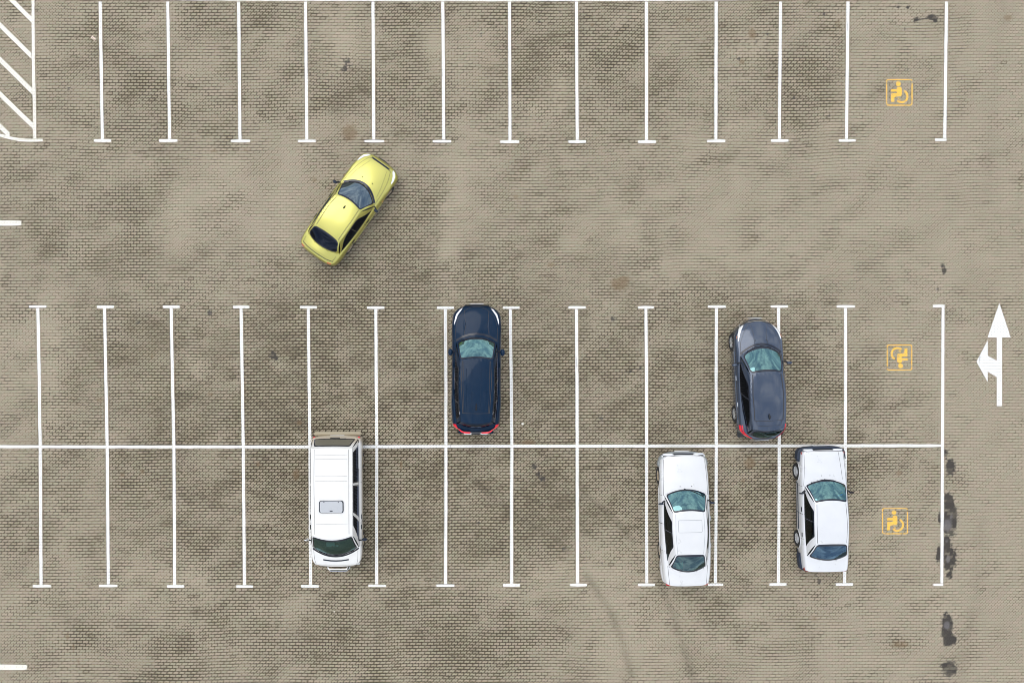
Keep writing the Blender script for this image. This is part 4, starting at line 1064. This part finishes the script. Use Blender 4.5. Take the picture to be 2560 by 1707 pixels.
# ---- white van
vanw=car_paint('van_white_paint',(.70,.695,.68),0,.35,dirt=(.40,.33,.22),dirtamt=.01,rear=(-2.12,-2.30,(.48,.38,.25),.98,.55))
S=dict(name='van',paint=vanw,L=4.80,W=1.84,w=[(-2.40,.90),(-2.0,.92),(0,.92),(1.6,.915),(2.1,.88),(2.40,.80)],
 zt=[(-2.40,1.12),(-2.0,1.14),(0,1.14),(1.5,1.14),(1.8,1.12),(2.1,1.02),(2.40,.92)],zs=[(-2.40,1.06),(0,1.08),(1.5,1.08),(2.1,.97),(2.40,.86)],
 Rf=.36,pf=2.2,Rr=.14,pr=2.4,Rzf=.22,qf=2.1,Rzr=.08,qr=2.4,ze_f=.55,ze_r=.55,zb=.26,yf=1.50,yr=-1.42,Rw=.315,ns=.93,roll=.16,
 hood=dict(y1=2.30,bow=.05,x=[(1.5,.80),(2.0,.78),(2.30,.70)]),
 base=dict(yf=1.87,yfc=1.58,xf=.835,xm=.84,xr=.83,yrc=-2.33,yr=-2.36),
 roof=dict(yf=1.10,yfc=.96,xf=.715,xm=.722,xr=.715,yrc=-2.08,yr=-2.10,zf=1.84,zm=1.90,zr=1.86,crown=.05),bulge=.03,bulge_r=.02,bulge_s=.03,
 ws=(.95,.96,.05,.96),ws_r=.12,rw=(.91,.86,.10,.86),rw_r=.10,glass=glass_material('van_windscreen',(.34,.58,.58),.17,rc=(.5,.8,.8)),glass_r=simple('dusty_rear_glass',(.145,.135,.105),.35),glass_s=GLASS_DARK,
 side_windows=[([(.045,.10),(.235,.08),(.235,.92),(.12,.92)],[.02,.01,.01,.03]),([(.27,.08),(.575,.08),(.575,.92),(.27,.92)],[.01]*4),([(.60,.08),(.955,.08),(.945,.92),(.60,.92)],[.02]*4)],
 doors=[(.72,1.52),(-.75,.68)],handles=[(.86,1.0),(.50,.98)],handlemat=MAT['trim'],wheelkind='dusty',
 bump_f=(2.1,.62),bump_r=(-2.25,.62),matmap=dict(front_bumper=MAT['bluetrim']),roofgap=simple('pale_roof_groove',(.36,.35,.34),.6),seat_y=.72,rear_seats=[-.45,-1.4],tyre=.20,
 seams=[],roof_seams=[([(.60,.92),(.61,-1.0),(.60,-2.05)],.020,True)]+[([(-.56,y),(0,y),(.56,y)],.008,False) for y in (.55,-.95,-1.12,-1.72,-1.86)])
van=make_car(S,(-6.40,-5.82),math.radians(180.3),'white passenger van with a roof hatch, parked nose down','van')
mb=MB(); zr=van.roofZ(0,-.06)
pts=chaik([(-.425,-.275),(.425,-.275),(.425,.155),(-.425,.155)],.09)
mb.add([(0,-.06,zr+.045)]+[(x*.93,y*.93-.004,zr+.040) for x,y in pts],[(0,i+1,(i+1)%len(pts)+1) for i in range(len(pts))],0)
mb.grid([[(x*.93,y*.93-.004,zr+.040) for x,y in pts],[(x,y,zr+.030) for x,y in pts],[(x*1.01,y*1.01,zr-.04) for x,y in pts]],1,closed=True)
for x,y,w in ((0,.085,.10),(-.25,-.235,.03),(.25,-.235,.03)): mb.box((x,y,zr+.05),(w,.022,.02),1,.004)
mb.build('roof_hatch',[simple('hatch_panel',(.42,.435,.46),.35),MAT['frit']],van.root,smooth=False)
for sg in (-1,1):
    van.lens('headlight',[(sg*a,b) for a,b in [(.55,2.37),(.80,2.30),(.84,2.20),(.80,2.18),(.74,2.27),(.55,2.33)]],MAT['lamp'],.006)
    mirror(van,.86,1.30,1.12,sg,MAT['chrome'] if sg>0 else MAT['bluetrim'],(.10,.05,.13),.13,-.02)
    mb=MB(); mb.box((sg*.81,-2.335,.76),(.08,.06,.22),0,.02); mb.build('tail_light',MAT['red'],van.root)
mb=MB(); mb.box((0,-2.44,.50),(1.74,.14,.16),0,.05); mb.build('rear_step',simple('dusty_bumper',(.36,.31,.22),.7),van.root)
mb=MB(); van.seam(mb,[(-.46,2.03),(-.2,2.07),(.0,2.075),(.2,2.07),(.46,2.03)],.05,off=.008,mi=0); mb.build('air_vent',MAT['frit'],van.root)
mb=MB(); van.seam(mb,[(u*.83,1.905-.30*u*u) for u in [-1+k/8 for k in range(17)]],.05,off=.006,mi=0); mb.build('cowl',MAT['trim'],van.root)
wiper(van,[(-.78,.06),(-.3,.03),(.1,.03)],van.front); wiper(van,[(-.1,.0),(.3,.02),(.7,.07)],van.front)
wiper(van,[(-.5,.14),(-.15,.17),(.1,.18)],van.rear)
# nudge bar
mb=MB(); mb.tube([(-.42,2.40,.42),(-.38,2.50,.50),(-.30,2.56,.56),(.30,2.56,.56),(.38,2.50,.50),(.42,2.40,.42)],.028,8); mb.tube([(-.36,2.38,.64),(-.32,2.47,.68),(.32,2.47,.68),(.36,2.38,.64)],.024,8); mb.build('nudge_bar',MAT['chrome'],van.root)
mb=MB(); mb.box((.18,1.46,1.12),(.30,.16,.05),0,.02); mb.ellip((-.05,1.5,1.12),(.06,.04,.03)); mb.build('dashboard_clutter',simple('map_paper',(.4,.38,.36),.7),van.root)
mb=MB(); mb.box((.10,1.52,1.13),(.07,.04,.03),0,.01); mb.box((-.55,1.18,1.16),(.05,.06,.05),0,.01); mb.build('red_tag',simple('red_card',(.5,.05,.05),.5),van.root)
plate(van,-2.395,.66,-1)
mb=MB(); mb.box((0,-2.36,1.10),(.35,.03,.05),0,.01); mb.build('tailgate_handle',MAT['trim'],van.root)

# ---- white sedan with sunroof outline
wh=car_paint('silver_white_paint',(.64,.645,.655),.08,.30)
S=dict(name='sedan',paint=wh,L=4.78,shift=-.04,W=1.80,w=[(-2.43,.78),(-1.9,.86),(-1.0,.895),(0,.90),(1.2,.89),(1.9,.86),(2.43,.78)],
 zt=[(-2.43,.96),(-2.2,.99),(-1.7,.99),(0,.98),(.9,.97),(1.4,.93),(2.0,.84),(2.43,.74)],zs=[(-2.43,.92),(-1.7,.93),(0,.90),(1.2,.86),(2.0,.78),(2.43,.70)],
 Rf=.28,pf=2.5,Rr=.16,pr=2.8,Rzf=.09,qf=2.4,Rzr=.05,qr=3,ze_f=.50,ze_r=.60,zb=.22,yf=1.50,yr=-1.25,Rw=.31,ns=.86,roll=.20,
 hood=dict(y1=2.24,bow=.05,x=[(.8,.80),(1.4,.79),(2.0,.755),(2.30,.72)]),trunk=(-1.65,-2.42,[(-2.42,.66),(-1.65,.72)]),
 base=dict(yf=1.12,yfc=.88,xf=.775,xm=.80,xr=.70,yrc=-1.68,yr=-1.92),
 roof=dict(yf=.37,yfc=.30,xf=.575,xm=.605,xr=.525,yrc=-1.14,yr=-1.12,zf=1.36,zm=1.41,zr=1.37,crown=.03),
 ws=(.94,.95,.03,.965),rw=(.92,.93,.06,.96),rw_r=.14,glass=GLASS_TEAL,glass_r=GLASS_GREEN,glass_s=GLASS_SIDE,
 side_windows=[([(.06,.02),(.47,.0),(.47,.93),(.21,.93)],[.03,.01,.01,.06]),([(.473,.0),(.93,.03),(.80,.92),(.473,.93)],[.01,.03,.05,.01])],
 doors=[(-.14,.88),(-1.12,-.15)],handles=[(.0,.80),(-.98,.82)],handlemat=MAT['chrome'],wheelkind='dusty',rub=(.50,-1.7,1.1,wh),roofgap=simple('grey_roof_groove',(.30,.31,.34),.6),
 bump_f=(2.28,.66),bump_r=(-2.33,.62),seat_y=-.25,shelf=True,
 seams=[([(.72,-1.66),(.66,-2.40)],.010,True)],
 roof_seams=[([(.50,.30),(.515,-.4),(.46,-1.13)],.010,True),([(-.40,.08),(.40,.08),(.42,.05),(.42,-.32),(.40,-.35),(-.40,-.35),(-.42,-.32),(-.42,.05),(-.40,.08)],.012,False)],
 matmap=dict())
sw=make_car(S,(6.265,-6.43),math.radians(1.3),'silver white sedan with a closed sunroof and clean white bonnet','car','white sedans in the lower bays')
greybump=simple('grey_bumper',(.22,.24,.24),.45)
def wrap_bumper(car,front,y0,z0,z1,mat,name,proud=.05,xin=0):
    S=car.S; hL=car.hL+(car.sh if front else -car.sh); n=40; rows=[]; mb=MB()
    # path around the end of the car in plan
    P=[]
    R=S['Rf'] if front else S['Rr']
    for k in range(n+1):
        u=-1+2*k/n
        # parameter along the outline
        if abs(u)>.6: t=(abs(u)-.6)/.4; y=(hL-R)-(hL-R-y0)*t; x=interp(S['w'],y if front else -y)
        else:
            q=abs(u)/.6; th=q*PI/2; p=(S['pf'] if front else S['pr'])
            x=interp(S['w'],(hL-.1) if front else -(hL-.1))*math.sin(th)**(2/p); y=hL-R+R*math.cos(th)**(2/p)
        P.append((math.copysign(x,u),y if front else -y))
    sg=1 if front else -1
    for i,(x,y) in enumerate(P):
        a=P[max(i-1,0)]; b=P[min(i+1,n)]; tx,ty=b[0]-a[0],b[1]-a[1]; l=math.hypot(tx,ty) or 1
        nx,ny=-ty/l,tx/l
        if nx*x+ny*y<0: nx,ny=-nx,-ny
        def o(d,z): return (x+nx*d,y+ny*d,z)
        e=1 if 1<i<n-1 else .4
        rows.append([o(-.05,z1+.0),o(proud*.5*e,z1+.0),o(proud*.9*e,z1-.02),o(proud*e,(z0+z1)/2),o(proud*.8*e,z0),o(-.03,z0)])
    mb.grid(rows); return mb.build(name,mat,car.root)
wrap_bumper(sw,True,1.86,.36,.60,greybump,'bumper_strip',.06)
wrap_bumper(sw,False,1.62,.36,.58,wh,'bumper_strip',.03)
for sg in (-1,1):
    mb=MB(); mb.box((sg*.56,2.325,.66),(.36,.06,.12),0,.02); mb.build('headlight',MAT['lamp'],sw.root)
    mb=MB(); mb.box((sg*.765,2.26,.64),(.05,.08,.10),0,.02); mb.build('indicator',MAT['lamp'],sw.root)
    mb=MB(); mb.box((sg*.56,-2.405,.76),(.30,.03,.11),0,.01); mb.box((sg*.735,-2.36,.76),(.05,.08,.11),0,.02); mb.build('tail_light',MAT['red'],sw.root)
    mirror(sw,.79,.66,.98,sg,MAT['bluetrim'],(.10,.035,.06),.08,-.06)
mb=MB(); mb.box((0,2.335,.68),(.70,.05,.12),0,.01)
for k in range(5): mb.box((0,2.36,.64+.022*k),(.68,.012,.006),1)
mb.build('grille',[MAT['trim'],MAT['chrome']],sw.root)
for x in (-.21,.21):
    mb=MB(); mb.ellip((x,1.20,sw.Z(x,1.20)+.006),(.016,.018,.010),8,6); mb.build('washer_nozzle',MAT['trim'],sw.root)
wiper(sw,[(-.7,.05),(-.2,.09),(.15,.10)],sw.front); wiper(sw,[(-.1,.02),(.4,.14),(.85,.24)],sw.front)
mb=MB(); mb.box((-.30,-1.60,sw.Z(0,-1.9)+.02),(.24,.30,.08),0,.03); mb.build('teal_cushion',simple('teal_cloth',(.02,.40,.30),.8),sw.root)
plate(sw,2.41,.46,1); plate(sw,-2.49,.50,-1)

# ---- white sedan with dark bumpers
wh2=car_paint('cool_white_paint',(.63,.64,.66),.08,.30)
S=dict(name='sedan',paint=wh2,L=4.42,shift=-.04,W=1.68,w=[(-2.25,.77),(-1.7,.825),(-1.0,.84),(0,.84),(1.2,.835),(1.8,.80),(2.25,.75)],
 zt=[(-2.25,.97),(-2.0,.99),(-1.6,.99),(0,.97),(.9,.96),(1.4,.93),(2.0,.85),(2.25,.78)],zs=[(-2.25,.93),(-1.6,.93),(0,.89),(1.2,.87),(2.0,.80),(2.25,.74)],
 Rf=.14,pf=2.6,Rr=.10,pr=2.8,Rzf=.06,qf=2.6,Rzr=.04,qr=3,ze_f=.55,ze_r=.62,zb=.22,yf=1.32,yr=-1.15,Rw=.30,ns=.88,roll=.16,
 hood=dict(y1=2.09,bow=.03,x=[(.8,.78),(1.4,.74),(2.16,.70)]),trunk=(-1.6,-2.24,[(-2.24,.70),(-1.6,.74)]),
 base=dict(yf=1.12,yfc=.90,xf=.755,xm=.765,xr=.735,yrc=-1.66,yr=-1.84),
 roof=dict(yf=.40,yfc=.32,xf=.575,xm=.60,xr=.575,yrc=-1.12,yr=-1.09,zf=1.34,zm=1.39,zr=1.35,crown=.03),
 ws=(.96,.95,.05,.965),ws_r=.10,rw=(.95,.93,.07,.965),rw_r=.18,glass=GLASS_TEAL,glass_r=GLASS_BLUER,glass_s=GLASS_SIDE,
 side_windows=[([(.05,.02),(.455,.0),(.455,.93),(.20,.93)],[.02,.01,.01,.04]),([(.458,.0),(.86,.02),(.80,.93),(.458,.93)],[.01,.02,.03,.01])],
 doors=[(-.14,.86),(-1.05,-.15)],handles=[(.02,.80),(-.90,.82)],handlemat=MAT['trim'],wheelkind='cover',rub=(.48,-.75,.92,MAT['bluetrim']),tyre=.18,track=.085,
 bump_f=(2.2,.6),bump_r=(-2.2,.6),seat_y=-.25,shelf=True,seams=[([(.52,2.12),(.62,1.1)],.010,False)],roof_seams=[([(.515,.30),(.54,-.4),(.52,-1.08)],.012,True)],
 matmap=dict(sill=MAT['bluetrim'],front_bumper=MAT['bluetrim'],rear_bumper=MAT['bluetrim']))
rs=make_car(S,(11.315,-6.09),math.radians(1.0),'white sedan with dark blue plastic bumpers and silver wheel covers','car','white sedans in the lower bays')
wrap_bumper(rs,True,1.72,.34,.62,MAT['bluetrim'],'bumper_strip',.10)
wrap_bumper(rs,False,1.62,.34,.60,MAT['bluetrim'],'bumper_strip',.06)
for sg in (-1,1):
    mb=MB(); mb.box((sg*.54,2.155,.70),(.34,.06,.14),0,.02); mb.build('headlight',MAT['lamp'],rs.root)
    mb=MB(); mb.box((sg*.772,2.04,.70),(.035,.09,.08),0,.015); mb.build('indicator',simple('dull_red_lens',(.28,.06,.05),.3),rs.root)
    mb=MB(); mb.box((sg*.58,-2.235,.77),(.30,.03,.15),0,.01); mb.box((sg*.765,-2.13,.77),(.04,.16,.15),0,.02); mb.build('tail_light',simple('dark_red_lens',(.25,.02,.02),.2,0,1),rs.root)
    mirror(rs,.77,.68,.97,sg,MAT['frit'],(.10,.03,.055),.08,-.05)
    # flared wheel arch lips
    for yw in (S['yf'],S['yr']):
        mb=MB(); Ra=S['Rw']+.06; mb.tube([Vector(rs.side(yw+Ra*math.cos(PI*k/16),max(.26,S['Rw']+Ra*math.sin(PI*k/16)),sg,.006)) for k in range(17)],.016,6); mb.build('wheel_arch_lip',wh2,rs.root)
mb=MB(); mb.box((0,2.155,.71),(.72,.04,.13),0,.01); mb.build('grille',MAT['trim'],rs.root)
for x in (-.15,.15):
    mb=MB(); mb.ellip((x,1.25,rs.Z(x,1.25)+.006),(.016,.018,.010),8,6); mb.build('washer_nozzle',greybump,rs.root)
wiper(rs,[(-.72,.05),(-.2,.04),(.15,.06)],rs.front); wiper(rs,[(-.1,.02),(.35,.05),(.78,.10)],rs.front)
# pennant and reflective triangle lying behind the glass
mb=MB(); z=rs.Z(0,1.1); p=Vector((.50,.64,z+.05))
mb.add([(.42,.56,z+.03),(.58,.60,z+.03),(.56,.70,z+.12)],[(0,1,2)],0); mb.add([(.40,.50,z+.02),(.56,.53,z+.02),(.58,.595,z+.025),(.42,.555,z+.025)],[(0,1,2,3)],1)
mb.build('pennant',[simple('yellow_cloth',(.9,.75,.05),.7),simple('blue_cloth',(.1,.35,.75),.7)],rs.root,smooth=False)
mb=MB(); q=[rs.offs(rs.rear,u,v,-.012) for u,v in ((-.62,.76),(-.40,.76),(-.46,.97))]; mb.add(q,[(0,1,2)]); mb.build('warning_sticker',simple('orange_sticker',(.95,.35,.08),.6),rs.root,smooth=False)
plate(rs,2.27,.46,1); plate(rs,-2.33,.50,-1)

# ------------------------------------------------------------------ driver of the green car (built as one skinned body)
def driver(car):
    R=car.root; sy=car.S['seat_y']
    V=[];E=[];RAD=[]
    def jt(p,r,par=None):
        V.append(p);RAD.append(r);
        if par is not None:E.append((par,len(V)-1))
        return len(V)-1
    x=-.36; pel=jt((x,sy-.12,.66),.13); a=jt((x,sy-.17,.85),.13,pel); c=jt((x,sy-.18,1.02),.14,a); n=jt((x,sy-.16,1.13),.05,c); h=jt((x,sy-.12,1.22),.082,n); jt((x,sy-.12,1.29),.07,h)
    for sg in (-1,1):
        sh=jt((x+sg*.17,sy-.15,1.04),.06,c); el=jt((x+sg*.22,sy+.08,.90),.04,sh)
        wr=jt((x+(.21 if sg>0 else -.15),sy+.34,.97+.02*sg),.027,el); pm=jt((x+(.19 if sg>0 else -.15),sy+.41,.99),.03,wr)
        for f in range(4): 
            b=jt((x+(.19 if sg>0 else -.15)+(-.03+.02*f),sy+.46,1.0),.010,pm); jt((x+(.19 if sg>0 else -.15)+(-.03+.02*f),sy+.48,.97),.009,b)
        b=jt((x+(.19 if sg>0 else -.15)-sg*.045,sy+.42,.985),.011,pm)
        hp=jt((x+sg*.10,sy-.05,.64),.09,pel); kn=jt((x+sg*.12,sy+.38,.68),.062,hp); an=jt((x+sg*.10,sy+.62,.42),.042,kn); jt((x+sg*.10,sy+.76,.40),.036,an)
    me=bpy.data.meshes.new('person'); me.from_pydata(V,E,[]); 
    o=bpy.data.objects.new('person',me); COL.objects.link(o)
    m=o.modifiers.new('skin','SKIN'); 
    lay=me.skin_vertices[0].data if me.skin_vertices else None
    if lay is None:
        bm=bmesh.new(); bm.from_mesh(me); bm.verts.layers.skin.verify(); bm.to_mesh(me); bm.free(); lay=me.skin_vertices[0].data
    for i,s in enumerate(lay): s.radius=(RAD[i],RAD[i]*(.75 if i in (0,1,2) else 1)); s.use_root=(i==0)
    s2=o.modifiers.new('sub','SUBSURF'); s2.levels=2; s2.render_levels=2
    dg=bpy.context.evaluated_depsgraph_get(); em=bpy.data.meshes.new_from_object(o.evaluated_get(dg)); o.modifiers.clear(); o.data=em
    em.materials.clear(); em.materials.append(MAT['cloth']); em.materials.append(MAT['skin'])
    for p in em.polygons:
        cc=p.center; hand=cc.y>sy+.30 and cc.z>.9; head=cc.z>1.12
        p.material_index=1 if hand or head else 0; p.use_smooth=True
    M4=Matrix.Translation(R.location)@Matrix.Rotation(R.rotation_euler.z,4,'Z')
    em.transform(M4); 
    base=M4@Vector((x,sy,0)); em.transform(Matrix.Translation((-base.x,-base.y,0))); o.location=(base.x,base.y,0)
    mb=MB(); mb.ellip((x,sy-.145,1.27),(.088,.10,.075),12,8); hr=mb.build('hair',MAT['hair'])
    hr.data.transform(M4); hr.data.transform(Matrix.Translation((-base.x,-base.y,0))); hr.parent=o
    mb=MB()
    mb.ellip((x,sy-.045,1.235),(.014,.02,.022),8,6)
    for sg in (-1,1): mb.ellip((x+sg*.032,sy-.05,1.26),(.010,.008,.008),8,6); mb.ellip((x+sg*.085,sy-.12,1.24),(.012,.02,.03),8,6)
    mb.ellip((x,sy-.048,1.195),(.028,.01,.008),8,6)
    fc=mb.build('face',MAT['skin']); fc.data.transform(M4); fc.data.transform(Matrix.Translation((-base.x,-base.y,0))); fc.parent=o
    tag(o,'driver in dark clothes gripping the steering wheel inside the yellow green car','person')
driver(gc)

# ------------------------------------------------------------------ camera, light, sky
cd=bpy.data.cameras.new('camera'); cam=bpy.data.objects.new('camera',cd); COL.objects.link(cam)
cam.location=(XN,0,H); cam.rotation_euler=(0,0,0)
cd.sensor_width=36; Wg=2560/PX; cd.lens=36*H/Wg; cd.shift_x=-XN/Wg; cd.shift_y=0; cd.clip_end=2000
scn.camera=cam

SUN_EL,SUN_AZ=62,-35      # soft light from the upper left
w=bpy.data.worlds.new('World'); scn.world=w; w.use_nodes=True; nt=w.node_tree; nt.nodes.clear()
out=N(nt,'ShaderNodeOutputWorld'); bg=N(nt,'ShaderNodeBackground'); bg.inputs['Strength'].default_value=.10
sky=N(nt,'ShaderNodeTexSky'); sky.sky_type='NISHITA'; sky.sun_disc=False; sky.sun_elevation=math.radians(SUN_EL); sky.sun_rotation=math.radians(SUN_AZ)
tc=N(nt,'ShaderNodeTexCoord').outputs['Generated']
mp=N(nt,'ShaderNodeMapping'); mp.inputs['Scale'].default_value=(1,1,1.6); lnk(nt,tc,mp.inputs['Vector'])
cl=NOISE(nt,mp.outputs[0],3.0,6,.6,.6); cl2=NOISE(nt,mp.outputs[0],7.,4,.6,.3)
mask=RANGE(nt,cl,.38,.56,.35,1.)
ccol=MIX(nt,RANGE(nt,cl2,.36,.62),(4.6,5.2,6.3),(12.,12.,11.8))
lnk(nt,MIX(nt,mask,sky.outputs[0],ccol),bg.inputs['Color']); lnk(nt,bg.outputs[0],out.inputs['Surface'])
sd=bpy.data.lights.new('sun','SUN'); sd.energy=.9; sd.angle=math.radians(45); sd.color=(1,.965,.91)
so=bpy.data.objects.new('sun',sd); COL.objects.link(so); so.location=(0,0,40)
el=math.radians(SUN_EL); az_=math.radians(SUN_AZ)
dirv=Vector((math.sin(az_)*math.cos(el),math.cos(az_)*math.cos(el),math.sin(el)))
so.rotation_euler=dirv.to_track_quat('Z','Y').to_euler()

scn.render.engine='CYCLES'; scn.cycles.filter_width=.85
scn.view_settings.view_transform='Standard'; scn.view_settings.look='None'; scn.view_settings.exposure=.62; scn.view_settings.gamma=1
